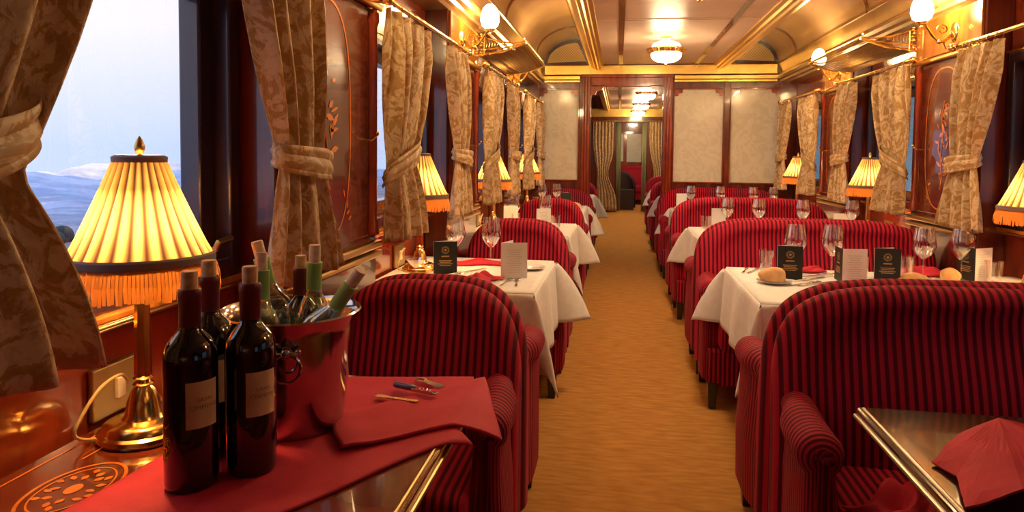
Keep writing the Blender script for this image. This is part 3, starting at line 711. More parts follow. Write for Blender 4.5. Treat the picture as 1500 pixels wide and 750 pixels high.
# ------------------------------------------------------------------ table lamps
def make_lamp():
    root = empty('table_lamp'); n = 40
    m = M(); m.lathe([(.0, 0), (.082, 0), (.085, .006), (.083, .014), (.076, .018), (.072, .028), (.062, .034), (.040, .038), (.034, .045), (.030, .07), (.022, .092), (.016, .10)], n)
    m.build('base', BRASS, root)
    m = M(); m.lathe([(.016, .10), (.020, .104), (.013, .110), (.019, .116), (.012, .122)], 24)
    m.lathe([(.0165, .122), (.0155, .20), (.0125, .31), (.010, .34), (.0075, .36), (.0075, .535)], 8); m.build('stem', BRASS, root)
    # pleated shade
    NP = 26; zb, zt, rb, rt = .356, .547, .130, .043; m = M()
    def f(u, v):
        a = 2*PI*u; fold = math.cos(a*NP); k = v
        rr = rb+(rt-rb)*(k**.92); rr += (.0035+.0015*k)*fold
        return (rr*math.cos(a), rr*math.sin(a), zb+(zt-zb)*k, u, v)
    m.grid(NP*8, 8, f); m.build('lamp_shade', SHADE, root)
    m = M(); m.lathe([(rb+.002, zb-.010), (rb+.006, zb-.006), (rb+.006, zb+.006), (rb+.002, zb+.010)], n); m.build('shade_braid', BRAID, root)
    m = M(); m.lathe([(rt-.002, zt-.004), (rt+.006, zt-.004), (rt+.007, zt+.006), (rt, zt+.010)], n); m.build('shade_collar', BRAID, root)
    m = M(); rr_ = random.Random(2)
    for i in range(130):
        a = 2*PI*i/130; r0 = rb+.004+rr_.uniform(-.001, .001); r1 = r0+rr_.uniform(.002, .012); z0 = zb-.006; z1 = zb-.068+rr_.uniform(-.003, .004); w_ = .0038
        ca, sa = math.cos(a), math.sin(a)
        vs = []
        for (rr, zz, wz) in ((r0, z0, w_), ((r0+r1)/2+.003, (z0+z1)/2, w_*1.05), (r1, z1, w_*.8)):
            vs += [(rr*ca-wz*sa, rr*sa+wz*ca, zz), (rr*ca+wz*sa, rr*sa-wz*ca, zz)]
        m.add(vs, [(0, 1, 3, 2), (2, 3, 5, 4)])
    m.build('fringe', FRINGE, root, smooth=False)
    m = M(); m.lathe([(.004, .545), (.007, .552), (.004, .558), (.009, .566), (.010, .574), (.006, .586), (.001, .594)], 12)
    for a in range(3): m.tube([(0, 0, .540), (rt*math.cos(a*2.1), rt*math.sin(a*2.1), .546)], .0015, 6)
    m.build('finial', OLDBRASS, root)
    m = M(); m.ball((0, 0, .42), .022, 8, 1.2); m.build('bulb', emit('bulb_glass', (1, .62, .25), 14*L_TABLE), root)
    return root
lamp0 = make_lamp(); TREE[lamp0.name] = kids(lamp0)
def lamp_light(x, y, z, e):
    l = bpy.data.lights.new('bulb_light', 'POINT'); l.energy = e*L_TABLE; l.color = (1, .60, .22); l.shadow_soft_size = .03
    o = bpy.data.objects.new('bulb_light', l); COL.objects.link(o); o.location = (x, y, z); return o
LAMPS = [(-1.34, YB(0)), (-1.34, YB(1)), (-1.34, YB(2)), (-1.34, YB(3)), (1.30, YB(1)), (1.30, YB(2)), (1.30, YB(3))]
lamp_lab = ['on the bare table behind the wine bottles', 'on the nearest white-clothed table on the left', 'on the second white-clothed table on the left', 'on the farthest white-clothed table on the left',
            'at the right edge, on the nearest white-clothed table on the right', 'on the second white-clothed table on the right', 'on the farthest white-clothed table on the right']
for i, (x, y) in enumerate(LAMPS):
    z = T+.001 if i == 0 else .7455
    if i == 0: o = lamp0; o.location = (x, y, z)
    else: o = dup(lamp0, (x, y, z))
    tag(o, 'brass fringed lamp '+lamp_lab[i].replace('white-clothed', 'white'), 'lamp', 'brass table lamps')
    l = lamp_light(x, y, z+.425, 9); l.parent = o; l.location = (0, 0, .455); 
    s = 1 if x > 0 else -1
    ws = empty('wall_socket', (s*(WW-.001), y+.13-.04 if i else y+.09, .80))
    M().box(min(0, -s*.014), max(0, -s*.014), -.075, .075, -.055, .055).build('plate', SOCKETM, ws, smooth=False, bevel=.004)
    M().box(min(-s*.012, -s*.022), max(-s*.012, -s*.022), -.012, .012, -.022, .022).build('rocker_switch', SWITCH, ws, smooth=False, bevel=.002)
    tag(ws, 'brass wall socket behind the lamp '+lamp_lab[i].replace('at the right edge, ', '').replace('white-clothed', 'white'), 'socket', 'wall sockets behind the lamps')
    pts = [(s*(WW-.02), y+.09+.02, .805), (s*(WW-.05), y+.05, .84), (s*(WW-.06), y-.02, .835), (s*(WW-.06), y-.075, .79), (s*(WW-.06), y-.085, .765), (s*(WW-.07), y-.06, z+.008), (s*(abs(x)+.055), y-.04, z+.012), (x+s*.045, y-.02, z+.03)]
    pp = []
    for t in np.linspace(0, len(pts)-1.001, 40):
        a = int(t); fr = t-a; P0, P1, P2, P3 = [Vector(pts[max(0, min(len(pts)-1, a+d))]) for d in (-1, 0, 1, 2)]
        pp.append(.5*((2*P1)+(P2-P0)*fr+(2*P0-5*P1+4*P2-P3)*fr*fr+(3*P1-P0-3*P2+P3)*fr**3))
    c = M().tube([p-Vector((x, y, z)) for p in pp], .0035, 8).build('power_cord', WIRE, o)

# ------------------------------------------------------------------ curtains and rods
def make_curtain(side, flip):
    """local frame: y=0 window centre, x=0 rod line. side -1 near, +1 far"""
    root = empty('curtain'); ZT, ZTIE, ZB = 1.845, 1.27, .955
    oy = side*.69; NP = 4
    near = side < 0
    ti, tii, tb = (.12, .33, .18) if near else (.24, .43, .34)      # inner edge at rod, tie and hem
    to, tob = (.66, .65) if near else (.70, .82)
    def edges(z):
        if z > ZTIE:
            t = (ZT-z)/(ZT-ZTIE); e = t**1.25
            return oy*(1-e)+side*to*e, side*(ti*(1-e)+tii*e)
        t = (ZTIE-z)/(ZTIE-ZB); e = .5*t+.5*(1-(1-t)**2)
        return side*(to*(1-e)+tob*e), side*(tii*(1-e)+tb*e)
    def f(u, v):
        z = ZT+(ZB-ZT)*v; o, i_ = edges(z); d = abs(z-ZTIE)
        y = o+(i_-o)*(u+.025*math.sin(u*PI*2*1.5+1))
        amp = .026*(.75+.5*smooth01(d/.25))*(.45+.55*smooth01(v*6))
        ph = 2*PI*NP*u+.9*math.sin(3*v+side)
        x = flip*(amp*math.sin(ph)+.006*math.sin(2.3*ph+2*v))
        bulge = .03*math.exp(-(d/.10)**2)
        return (x*(1-.3*math.exp(-(d/.05)**2))-flip*bulge*0, y, z, u*1.15+side*3, z*1.1+flip)
    m = M(); m.grid(110, 44, f); m.build('curtain_fabric', DAMASK, root, solid=.003)
    m = M(); o, i_ = edges(ZTIE)
    def g(u, v):   # band wrapped around
        a = -PI/2+PI*1.0*u*1.0; yc_ = (o+i_)/2; hw = abs(i_-o)/2+.012
        aa = PI*(u*1.25-.12)
        yy = yc_-side*hw*math.cos(aa); xx = -flip*(.055*math.sin(aa))
        slope = (.11*(1-u)-.07*u) if side < 0 else (.03-.05*u)
        if u < .1: yy = yy
        zz = ZTIE+slope+(v-.5)*.085*(1-.3*abs(2*u-1))
        return (xx+flip*.004*math.sin(v*12), yy, zz, u*.4+2, v*.09+1.3)
    m.grid(30, 6, g); m.build('tieback', DAMASK, root, solid=.003)
    m = M()
    for j in range(6):
        yy = oy+(side*ti-oy)*(j+.5)/6
        M().tube([(.0175*math.cos(t), yy, 1.862+.0175*math.sin(t)) for t in np.linspace(0, 2*PI, 15)], .0018, 6).build('curtain_ring', BRASS, root)
    m = M(); yy = side*.70; m.tube([(flip*.078, yy, 1.35), (flip*.045, yy, 1.355), (flip*.03, yy, 1.37)], .005, 8); m.ball((flip*.03, yy, 1.375), .009, 6); m.build('tieback_hook', BRASS, root)
    return root
XROD = 1.27
proto = {}
for nm, s in SIDES:
    for k in range(0, 4):
        y = YB(k)
        rod = empty('curtain_rod', (s*XROD, y, 1.872))
        m = M(); m.tube([(0, -.70, 0), (0, .70, 0)], .011, 14); m.build('rail', BRASS, rod)
        for q in (-1, 1): M().ball((0, q*.722, 0), .022, 8).build('finial', BRASS, rod)
        for q in (-1, 1):
            m = M(); m.tube([(s*.08, q*.655, .0), (s*.03, q*.655, -.004), (0, q*.655, -.012)], .006, 8); m.tube([(s*.079, q*.655, .03), (s*.079, q*.655, -.03)], .014, 8); m.tube([(0, q*.655-.008, 0), (0, q*.655+.008, 0)], .019, 12); m.build('bracket', BRASS, rod)
        where = {0: 'the nearest window', 1: 'the second window', 2: 'the third window', 3: 'the farthest window'}[k]+' on the '+nm
        tag(rod, 'brass curtain rod with ball ends above '+where, 'curtain rod', 'brass curtain rods')
        if s > 0 and k == 0: continue
        for side in (-1, 1):
            key = (side, s)
            if key not in proto: proto[key] = make_curtain(side, s); c = proto[key]; c.location = (s*XROD, y, 0); TREE[c.name] = kids(c)
            else: c = dup(proto[key], (s*XROD, y, 0))
            tag(c, 'gold damask curtain tied back at the %s side of %s' % ('near' if side < 0 else 'far', where), 'curtain', 'gold damask curtains')

# doorway curtains of the far partition
rod = M().tube([(-1.1, y2-.16, 2.02), (.8, y2-.16, 2.02)], .014, 10).build('curtain_rod', BRASS); tag(rod, 'brass rod above the curtains at the far end beyond the doorway', 'curtain rod')
for q, (xa, xb) in ((-1, (-.98, -.54)), (1, (.24, .62))):
    m = M()
    def f(u, v):
        z = 2.0-1.97*v; w_ = 1-.45*math.exp(-((z-.85)/.35)**2) if q < 0 else 1-.3*math.exp(-((z-.85)/.4)**2)
        o_, i_ = (xa, xb) if q < 0 else (xb, xa)
        sh = (.16*smooth01((1.6-z)/.8)*(1 if q < 0 else 0))
        x = o_+(i_-o_)*u*w_ + (sh if q < 0 else 0)*.6
        return (x, y2-.16+.035*math.sin(u*2*PI*6), z, u, z)
    m.grid(60, 20, f); c = m.build('curtain', DAMASK, solid=.004)
    tag(c, 'full length gold curtain on the %s side of the far doorway' % ('left' if q < 0 else 'right'), 'curtain', 'far doorway curtains')
for q, x in ((-1, -.42), (1, .14)):
    m = M(); m.grid(16, 2, lambda u, v: (x-.09*q*0+(-.05+.1*u), y2-.06+.015*math.sin(u*20), 2.0-1.97*v)); c = m.build('door_drape', GREENC, solid=.004)
    tag(c, 'narrow olive drape on the %s jamb of the far doorway' % ('left' if q < 0 else 'right'), 'curtain', 'far doorway drapes')

# ------------------------------------------------------------------ ceiling lights
def make_ceiling_light():
    root = empty('ceiling_light')
    m = M(); m.lathe([(.0, 2.3), (.05, 2.3), (.05, 2.285), (.03, 2.28), (.02, 2.262)], 32); m.build('ceiling_rose', BRASS, root)
    m = M(); m.lathe([(.020, 2.268), (.07, 2.262), (.105, 2.248), (.12, 2.228), (.122, 2.210)], 40); m.build('upper_bowl', BOWLTOP, root)
    m = M(); m.lathe([(.122, 2.205), (.165, 2.203), (.168, 2.197), (.150, 2.188), (.135, 2.165), (.124, 2.160)], 40)
    for i in range(18):
        a = 2*PI*i/18; m.tube([(.165*math.cos(a), .165*math.sin(a), 2.20), (.155*math.cos(a), .155*math.sin(a), 2.178), (.130*math.cos(a), .130*math.sin(a), 2.163)], .004, 6)
    m.build('gallery_ring', BRASS, root)
    m = M(); m.lathe([(.126, 2.168), (.128, 2.145), (.115, 2.118), (.085, 2.098), (.04, 2.088), (.0001, 2.086)], 40); m.build('lower_bowl', BOWL, root)
    m = M(); m.lathe([(.010, 2.09), (.008, 2.08), (.011, 2.072), (.004, 2.060), (.0001, 2.055)], 12); m.build('finial', BRASS, root)
    return root
cl0 = make_ceiling_light(); TREE[cl0.name] = kids(cl0)
for i, y in enumerate((6.08, 3.58, 10.3, 12.6, 14.7, 17.4)):  # the last one is unseen, added to light the farthest compartment
    x = -.03
    o = cl0 if i == 0 else dup(cl0, (x, y, 0)); o.location = (x, y, 0.005)
    tag(o, ['lit opal glass ceiling light with brass gallery before the partition', 'lit opal ceiling light cut by the top edge of the picture', 'lit opal ceiling light just beyond the doorway', 'second lit ceiling light beyond the doorway', 'farthest lit ceiling light beyond the doorway', 'unseen ceiling light added to brighten the farthest compartment behind the gold curtains'][i], 'ceiling light', 'opal ceiling lights')

# ------------------------------------------------------------------ sconces
def make_sconce(s):
    root = empty('wall_sconce')   # local: wall plane x=0, room towards -s
    m = M(); m.lathe([(.0001, .012), (.028, .010), (.036, .004), (.038, 0)], 24)
    m.xf(Matrix.Rotation(-s*PI/2, 4, 'Y') @ Matrix.Scale(1.5, 4, (1, 0, 0))); m.build('back_plate', BRASS, root)
    m = M(); pts = []
    for t in np.linspace(0, 1, 26):
        x = -s*(.01+.165*t); z = -.01-.045*math.sin(t*PI*1.35)+.05*t*t; pts.append((x, 0, z))
    m.tube(pts, [.009-.003*t for t in np.linspace(0, 1, 26)], 8)
    sp = [( -s*(.06+.028*(1-t*.7)*math.cos(t*9)), 0, .015+.028*(1-t*.7)*math.sin(t*9)) for t in np.linspace(0, 1, 30)]
    m.tube(sp, .0045, 8); m.ball((-s*.075, .0, -.05), .013, 8)
    m.tube([(-s*.03, 0, -.03), (-s*.05, 0, -.06), (-s*.04, 0, -.085), (-s*.02, 0, -.075)], .005, 8); m.build('scroll_arm', BRASS, root)
    m = M(); m.lathe([(.006, .04), (.022, .045), (.030, .06), (.028, .066)], 20, (-s*.165, 0, -.005)); m.build('gallery_cup', BRASS, root)
    m = M(); m.lathe([(.026, .06), (.045, .075), (.055, .105), (.052, .14), (.040, .175), (.022, .195), (.0001, .203)], 24, (-s*.165, 0, 0)); m.build('glass_shade', GLOBE, root)
    return root
proto_s = {s: make_sconce(s) for _, s in SIDES}
usedS = {1: False, -1: False}
for nm, s in SIDES:
    for k in (0, 1, 2):
        y = YB(k)+P/2-.10
        if not usedS[s]: o = proto_s[s]; usedS[s] = True; TREE[o.name] = kids(o)
        else: o = dup(proto_s[s], (0, 0, 0))
        o.location = (s*(WP-.012), y, 1.975)
        tag(o, 'lit brass wall light with white glass shade on the %s pilaster of the %s wall' % (['nearest', 'second', 'third'][k], nm), 'wall light', 'brass wall lights')

# ------------------------------------------------------------------ luggage racks
def make_rack(s):
    root = empty('luggage_rack'); xi, xo, zi, zo = s*1.03, s*1.34, 2.025, 1.955; L = .58
    m = M(); P_ = lambda t, y: (xi+(xo-xi)*t, y, zi+(zo-zi)*t-.018*math.sin(PI*t))
    for i in range(1, 16): m.tube([P_(i/16, -L), P_(i/16, L)], .0023, 4, caps=False)
    for j in range(int(2*L/.024)+1):
        y = -L+j*.024; m.tube([P_(t, y) for t in (0, .33, .66, 1)], .0023, 4, caps=False)
    m.build('net', NETB, root)
    m = M(); m.tube([P_(0, -L-.01), P_(0, L+.01)], .009, 10); m.tube([P_(1, -L), P_(1, L)], .007, 8); m.tube([(xi+s*.01, -L, zi+.03), (xi+s*.01, L, zi+.03)], .005, 8)
    for y in (-L, L): m.tube([P_(0, y), P_(.5, y), P_(1, y)], .007, 8)
    m.build('frame', BRASS, root)
    for y in (-L-.012, L+.012):
        m = M(); wx = s*1.348
        m.tube([(wx, y, 1.94), (wx, y, 2.075)], .006, 8); m.tube([(wx-s*.045, y, 1.95), (wx-s*.045, y, 2.07)], .005, 8)
        for z in (1.945, 1.985, 2.03, 2.07): m.tube([(wx+s*.0, y, z), (wx-s*.05, y, z)], .0045, 6)
        for z in (1.965, 2.01, 2.05, 2.085): m.ball((wx-s*.022, y, z), .012, 6)
        m.tube([(wx-s*.045, y, 2.065), (wx-s*.15, y, 2.035), (wx-s*.24, y, 2.025), (xi, y, zi+.008)], .0055, 8)
        m.tube([(wx-s*.045, y, 1.985), (wx-s*.18, y, 1.995), (xi, y, zi)], .0055, 8); m.tube([(wx-s*.03, y, 1.948), (wx-s*.18, y, 1.975), (xi, y, zi-.004)], .0055, 8)
        for i in range(7):
            x_ = wx-s*(.055+.018*i); h = .026-.0022*i; zc = 2.02+.0006*i
            m.tube([(x_, y, zc-h), (x_-s*.008, y, zc), (x_, y, zc+h)], .0025, 6)
        m.build('end_bracket', BRASS, root)
    return root
pr_ = {s: make_rack(s) for _, s in SIDES}; usedR = {}
for nm, s in SIDES:
    for k in (2,):
        if s not in usedR: o = pr_[s]; usedR[s] = 1; TREE[o.name] = kids(o)
        else: o = dup(pr_[s], (0, 0, 0))
        o.location = (0, YB(k)+.01, 0)
        tag(o, 'brass net luggage rack above the %s window on the %s' % (['second', 'third', 'farthest'][k-1], nm), 'luggage rack', 'brass luggage racks')

# ------------------------------------------------------------------ glasses
def make_wineglass():
    root = empty('wine_glass')
    m = M(); m.lathe([(.0001, .0865), (.012, .089), (.032, .110), (.048, .136), (.052, .150), (.049, .180), (.041, .222), (.0395, .236), (.0387, .236), (.0402, .222), (.0482, .180), (.0512, .150), (.0472, .137), (.031, .112), (.011, .091), (.0001, .0885)], 36)
    m.build('bowl', GLASS, root)
    m = M(); m.lathe([(.0055, .0865), (.0036, .078), (.0033, .02), (.006, .008), (.035, .0025), (.038, .0012), (.038, 0), (.0001, 0)], 32); m.build('stem_and_foot', GLASS, root)
    return root
def make_tumbler():
    m = M(); m.lathe([(.0001, 0), (.029, 0), (.033, .004), (.038, .100), (.0368, .100), (.0317, .008), (.0001, .007)], 32)
    return m.build('water_tumbler', GLASS)
wg0 = make_wineglass(); TREE[wg0.name] = kids(wg0); wgu = False
ZC = .7455
GL = {(1, 1): [(.425, 3.44), (.60, 3.47), (1.00, 3.46), (1.165, 3.46)], (1, 2): [(.41, 5.42), (.63, 5.38), (.94, 5.37), (1.30, 5.42)], (1, 3): [(.335, 7.38), (.63, 7.36), (.95, 7.34), (1.16, 7.40)],
      (-1, 1): [(-1.22, 3.38), (-1.04, 3.40)], (-1, 2): [(-1.235, 5.40), (-.97, 5.34)], (-1, 3): [(-1.21, 7.28), (-1.06, 7.33)]}
pos_words = {4: ['leftmost', 'second from the left', 'third from the left', 'rightmost'], 2: ['nearer the window', 'nearer the aisle']}
for (s, k), L_ in GL.items():
    for i, (x, y) in enumerate(L_):
        if not wgu: o = wg0; wgu = True
        else: o = dup(wg0, (x, y, ZC))
        o.location = (x, y, ZC); o.rotation_euler = (0, 0, i)
        tag(o, 'empty stemmed wine glass, %s on the %s' % (pos_words[len(L_)][i], tname(s, k)), 'wine glass', 'wine glasses on the white tables')
tb0 = make_tumbler(); tbu = False
TB = {(1, 1): [(.315, 3.53, 'nearest the aisle'), (.705, 3.40, 'behind the white menu card'), (.93, 3.47, 'beside the middle black menu'), (1.262, 3.38, 'beside the lamp')],
      (1, 2): [(.25, 5.40, 'nearest the aisle'), (.71, 5.33, 'left one of the middle pair'), (.805, 5.34, 'right one of the middle pair')],
      (-1, 2): [(-.87, 5.12, 'nearest the aisle'), (-1.19, 5.22, 'near the lamp')], (-1, 3): [(-1.27, 7.2, 'near the window'), (-1.0, 7.25, 'towards the aisle')]}
for (s, k), L_ in TB.items():
    for x, y, wd in L_:
        if not tbu: o = tb0; tbu = True
        else: o = tb0.copy(); COL.objects.link(o)
        o.location = (x, y, ZC); tag(o, 'tumbler %s on the %s' % (wd, tname(s, k)), 'tumbler', 'water tumblers on the white tables')

# ------------------------------------------------------------------ menus
def make_menu(x, y, rz, front, other, open_deg, label, w=.108, h=.152, prints=True):
    """folded card standing on its short edges; spine at origin; front panel runs +x, facing -y"""
    root = empty('menu_card', (x, y, ZC), rz); t = .0015
    m = M(); m.box(0, w, -t, 0, 0, h); m.build('front_cover', front, root, smooth=False)
    a = math.radians(open_deg); R = Matrix.Rotation(a, 4, 'Z')
    m = M(); m.box(0, w, 0, t, 0, h); m.xf(R); m.build('back_cover', other, root, smooth=False)
    def pr(target_R, ysign, col, emblem):
        m = M(); yy = (-t-.0004) if ysign < 0 else t+.0004
        if emblem:
            for i in range(16):
                a0 = 2*PI*i/16; 
                m.add([(w/2+r_*math.cos(a_), yy, h*.74+r_*math.sin(a_)) for r_, a_ in ((.011, a0-.13), (.011, a0+.13), (.0185, a0+.07), (.0185, a0-.07))], [(0, 1, 2, 3)])
            m.add([(w/2+.006*math.cos(2*PI*i/10), yy, h*.74+.006*math.sin(2*PI*i/10)) for i in range(10)], [tuple(range(10))])
            rows_ = [(h*.55, .018, .003)]+[(h*.42-i*.0075, .030-.004*(i % 2)+.004*(i == 2), .0018) for i in range(4)]
        else: rows_ = [(h*.8-i*.010, .034-.006*(i % 3), .001) for i in range(11)]
        for zc, hw_, hh in rows_: m.add([(w/2-hw_, yy, zc-hh), (w/2+hw_, yy, zc-hh), (w/2+hw_, yy, zc+hh), (w/2-hw_, yy, zc+hh)], [(0, 1, 2, 3)])
        if target_R is not None: m.xf(target_R)
        m.build('print', col, root, smooth=False)
    if prints:
        if front is MENUB: pr(None, -1, PRINTG, True)
        else: pr(None, -1, PRINTK, False)
        if other is MENUB: pr(R, 1, PRINTG, True)
    tag(root, label, 'menu card', 'menu cards on the tables'); return root
make_menu(.315, 3.30, -.12, MENUB, MENUW, 35, 'black menu card beside the bread roll on the nearest right-hand white table')
m1 = make_menu(.580, 3.245, .14, MENUW, MENUB, 82, 'open menu card, white page in view, left of centre on the nearest right-hand white table')
make_menu(.735, 3.31, -.08, MENUB, MENUW, 30, 'black menu card with gold emblem, centre of the nearest right-hand white table')
m2 = make_menu(1.195, 3.40, .52, MENUW, MENUB, 76, 'half open menu card with black cover and white page by the right-hand lamp')
make_menu(.30, 5.47, -.45, MENUW, MENUW, 40, 'white menu card beside the bread on the second right-hand white table', prints=False)
make_menu(1.195, 5.50, -.1, MENUW, MENUW, 40, 'white menu card by the window side of the second right-hand white table', prints=False, h=.13)
make_menu(.19, 7.40, -.35, MENUW, MENUW, 40, 'white menu card nearest the aisle on the farthest right-hand white table', prints=False)
make_menu(.77, 7.35, -.1, MENUW, MENUW, 40, 'white menu card in the middle of the farthest right-hand white table', prints=False, h=.11)
make_menu(1.10, 7.45, -.1, MENUW, MENUW, 40, 'white menu card near the lamp on the farthest right-hand white table', prints=False, h=.11)
make_menu(-1.245, 3.06, .35, MENUB, MENUW, 28, 'black menu card with gold emblem beside the lamp on the nearest left-hand white table')
make_menu(-.925, 3.03, .30, MENUW, MENUW, 55, 'white menu card with faint print on the nearest left-hand white table', w=.118, h=.16)
make_menu(-1.275, 5.20, .15, MENUW, MENUW, 40, 'white menu card near the lamp on the second left-hand white table', prints=False)
make_menu(-1.02, 5.18, .0, MENUW, MENUW, 40, 'white menu card towards the aisle on the second left-hand white table', h=.14)
make_menu(-1.00, 7.12, .1, MENUB, MENUW, 40, 'black menu card on the farthest left-hand white table', prints=False)

# ------------------------------------------------------------------ bread, plates, napkins, cutlery
def make_plate(): 
    m = M(); m.lathe([(.0001, .004), (.045, .003), (.048, .006), (.075, .013), (.076, .015), (.050, .010), (.044, .007), (.0001, .007)], 40); return m.build('side_plate', PORC)
def make_bread(seed, sc_=(1, .62, .55)):
    r = random.Random(seed); m = M(); ph = [r.uniform(0, 6) for _ in range(4)]
    def f(u, v):
        a = 2*PI*u; b = PI*v-PI/2
        x, y, z = math.cos(b)*math.cos(a), math.cos(b)*math.sin(a), math.sin(b)
        k = 1+.06*math.sin(3*x+ph[0])+.05*math.sin(4*y+ph[1])+.05*math.sin(5*z+2*x+ph[2])
        z = max(z*k, -.55)
        return (.055*x*k*sc_[0]*(1-.12*x), .055*y*k*sc_[1], .055*(z+.55)*sc_[2], u, v)
    m.grid(28, 16, f); return m.build('bread_roll', BREAD)
pl0 = make_plate(); plates = [(.275, 3.17, 'under the bread roll near the aisle, nearest right-hand white table'), (-.83, 3.30, 'behind the white menu card, nearest left-hand white table'), (.30, 5.17, 'under the bread roll, second right-hand white table')]
for i, (x, y, wd) in enumerate(plates):
    o = pl0 if i == 0 else pl0.copy()
    if i: COL.objects.link(o)
    o.location = (x, y, ZC); tag(o, 'white side plate '+wd, 'plate', 'white side plates')
for i, (x, y, z, rz, sc_, wd) in enumerate([(.275, 3.18, ZC+.008, -.3, (1.05, .8, .75), 'on the plate beside the first black menu card on the right'), (.90, 3.30, ZC, .1, (1.2, .8, .55), 'half hidden behind the sofa top near the middle black menu card'),
        (1.10, 3.42, ZC, .6, (.8, .7, .7), 'golden, beside the rightmost glass on the nearest right-hand white table'), (.31, 5.17, ZC+.008, -.3, (1.3, .8, .62), 'on the second right-hand white table'), (.20, 7.12, ZC, 0, (1, .7, .55), 'on the farthest right-hand white table'), (-.84, 7.13, ZC, 0, (1, .7, .7), 'on the farthest left-hand white table')]):
    b = make_bread(i, sc_); b.location = (x, y, z); b.rotation_euler = (0, 0, rz); tag(b, 'bread roll '+wd, 'bread roll', 'bread rolls')

def make_napkin(seed, w=.17, d=.10, h=.035, thick=.005):
    """softly crumpled folded napkin"""
    r = random.Random(seed); ph = [r.uniform(0, 6.28) for _ in range(6)]; m = M()
    def f(u, v):
        x = (u-.5)*w; y = (v-.5)*d
        e = (math.sin(PI*u)*math.sin(PI*v))**.5 if 0 < u < 1 and 0 < v < 1 else 0
        z = h*e*(.55+.25*math.sin(9*u+3*v+ph[0])+.2*math.sin(14*v-5*u+ph[1]))
        x += .014*math.sin(7*v+ph[2]); y += .018*math.sin(6*u+ph[3])
        return (x, y, max(z, 0)+thick/2+.001, u, v)
    m.grid(30, 22, f); return m.build('napkin', REDCLOTH, solid=thick)
NAP = [(.50, 3.53, .2, .17, .09, .03, ZC, 'behind the first black menu card, nearest right-hand white table'), (.63, 3.13, .1, .22, .11, .035, ZC, 'in front of the open white menu, nearest right-hand white table'),
       (1.03, 3.62-.06, -.15, .20, .10, .045, ZC, 'between the glasses, nearest right-hand white table'), (-1.11, 3.40, .12, .24, .12, .022, ZC, 'folded flat behind the glasses, nearest left-hand white table'),
       (-1.0, 2.97, -.3, .13, .13, .04, ZC, 'crumpled before the white menu, nearest left-hand white table'), (.50, 5.45, 0, .2, .08, .02, ZC, 'beside the white menu, second right-hand white table')]
for i, (x, y, rz, w_, d_, h_, z, wd) in enumerate(NAP):
    o = make_napkin(i, w_, d_, h_, .006); o.location = (x, y, z); o.rotation_euler = (0, 0, rz); tag(o, 'red cloth napkin '+wd, 'napkin', 'red napkins')
# crumpled pile on the near right table: folded pyramid shapes
def folded(name, polys, loc, label, rough_=.003):
    m = M()
    for pts in polys:
        n = len(pts)-1   # fan from apex (first) round the rest
        base = len(m.v); m.add(pts, [(0, i, i+1) for i in range(1, n)])
    o = m.build(name, REDCLOTH, loc=loc, smooth=False); 
    b = o.modifiers.new('sub', 'SUBSURF'); b.subdivision_type = 'SIMPLE'; b.levels = b.render_levels = 3
    tx = bpy.data.textures.new('wrinkle', 'CLOUDS'); tx.noise_scale = .05
    dd = o.modifiers.new('disp', 'DISPLACE'); dd.texture = tx; dd.strength = .008; dd.mid_level = .35
    so = o.modifiers.new('solid', 'SOLIDIFY'); so.thickness = .004; so.offset = 1
    tag(o, label, 'napkin', 'red napkins'); return o
folded('napkin', [[(.315, 1.43, .815), (.15, 1.19, .747), (.185, 1.30, .752), (.17, 1.36, .748), (.25, 1.44, .775), (.28, 1.50, .750), (.33, 1.47, .79), (.38, 1.52, .75), (.42, 1.44, .79), (.50, 1.40, .75), (.46, 1.28, .775), (.47, 1.14, .747), (.36, 1.20, .785), (.28, 1.08, .747), (.24, 1.20, .78), (.15, 1.19, .747)]], (0, 0, 0), 'crumpled red napkin standing in a peak on the bare dark table')
folded('napkin', [[(.60, 1.36, .80), (.49, 1.25, .760), (.50, 1.42, .785), (.56, 1.53, .75), (.62, 1.47, .785), (.74, 1.50, .75), (.72, 1.34, .78), (.76, 1.20, .747), (.64, 1.22, .785), (.56, 1.12, .747), (.49, 1.25, .760)]], (-.005, 0, .002), 'second crumpled red napkin right of the peaked one on the bare dark table')
o = make_napkin(21, .20, .16, .10, .006); o.location = (.27, 1.70, .468); o.rotation_euler = (0, 0, .5); tag(o, 'red napkin crumpled on the seat of the sofa at the lower right', 'napkin', 'red napkins')

def make_fork():
    m = M(); m.box(-.003, .003, -.09, .02, .002, .0045); m.box(-.009, .009, .02, .045, .003, .006)
    for i in range(4): m.box(-.009+i*.0051, -.0065+i*.0051, .045, .085, .003, .0055)
    m.box(-.006, .006, -.10, -.05, .001, .004); return m.build('fork', SILVER, bevel=.001)
def make_knife():
    m = M(); m.box(-.0055, .0055, -.11, -.02, .001, .008); m.box(-.008, .006, -.02, .10, .003, .0045); return m.build('knife', SILVER, bevel=.0015)
def make_spoon():
    m = M(); m.box(-.003, .003, -.09, .03, .003, .0055); m.box(-.005, .005, -.10, -.06, .002, .005)
    m.grid(14, 6, lambda u, v: (.015*v*math.cos(2*PI*u), .05+.023*v*math.sin(2*PI*u), .008-.007*(1-v*v), u, v)); return m.build('spoon', SILVER, solid=.0012)
CUT = [('fork', .21, 3.50, .3), ('fork', .25, 3.49, .5), ('fork', .42, 3.19, .9), ('fork', .45, 3.16, 1.1), ('knife', .46, 3.30, .9), ('spoon', .55, 3.40, 1.2), ('fork', .50, 3.40, 1.0), ('knife', .50, 3.22, 1.0),
       ('knife', 1.10, 3.56, .8), ('fork', 1.04, 3.54, .8), ('spoon', -.93, 2.95, .2), ('spoon', -.885, 2.94, .1), ('spoon', -.84, 2.945, -.1), ('fork', -1.08, 3.18, .5), ('knife', -1.12, 3.14, .6)]
cp_ = {}
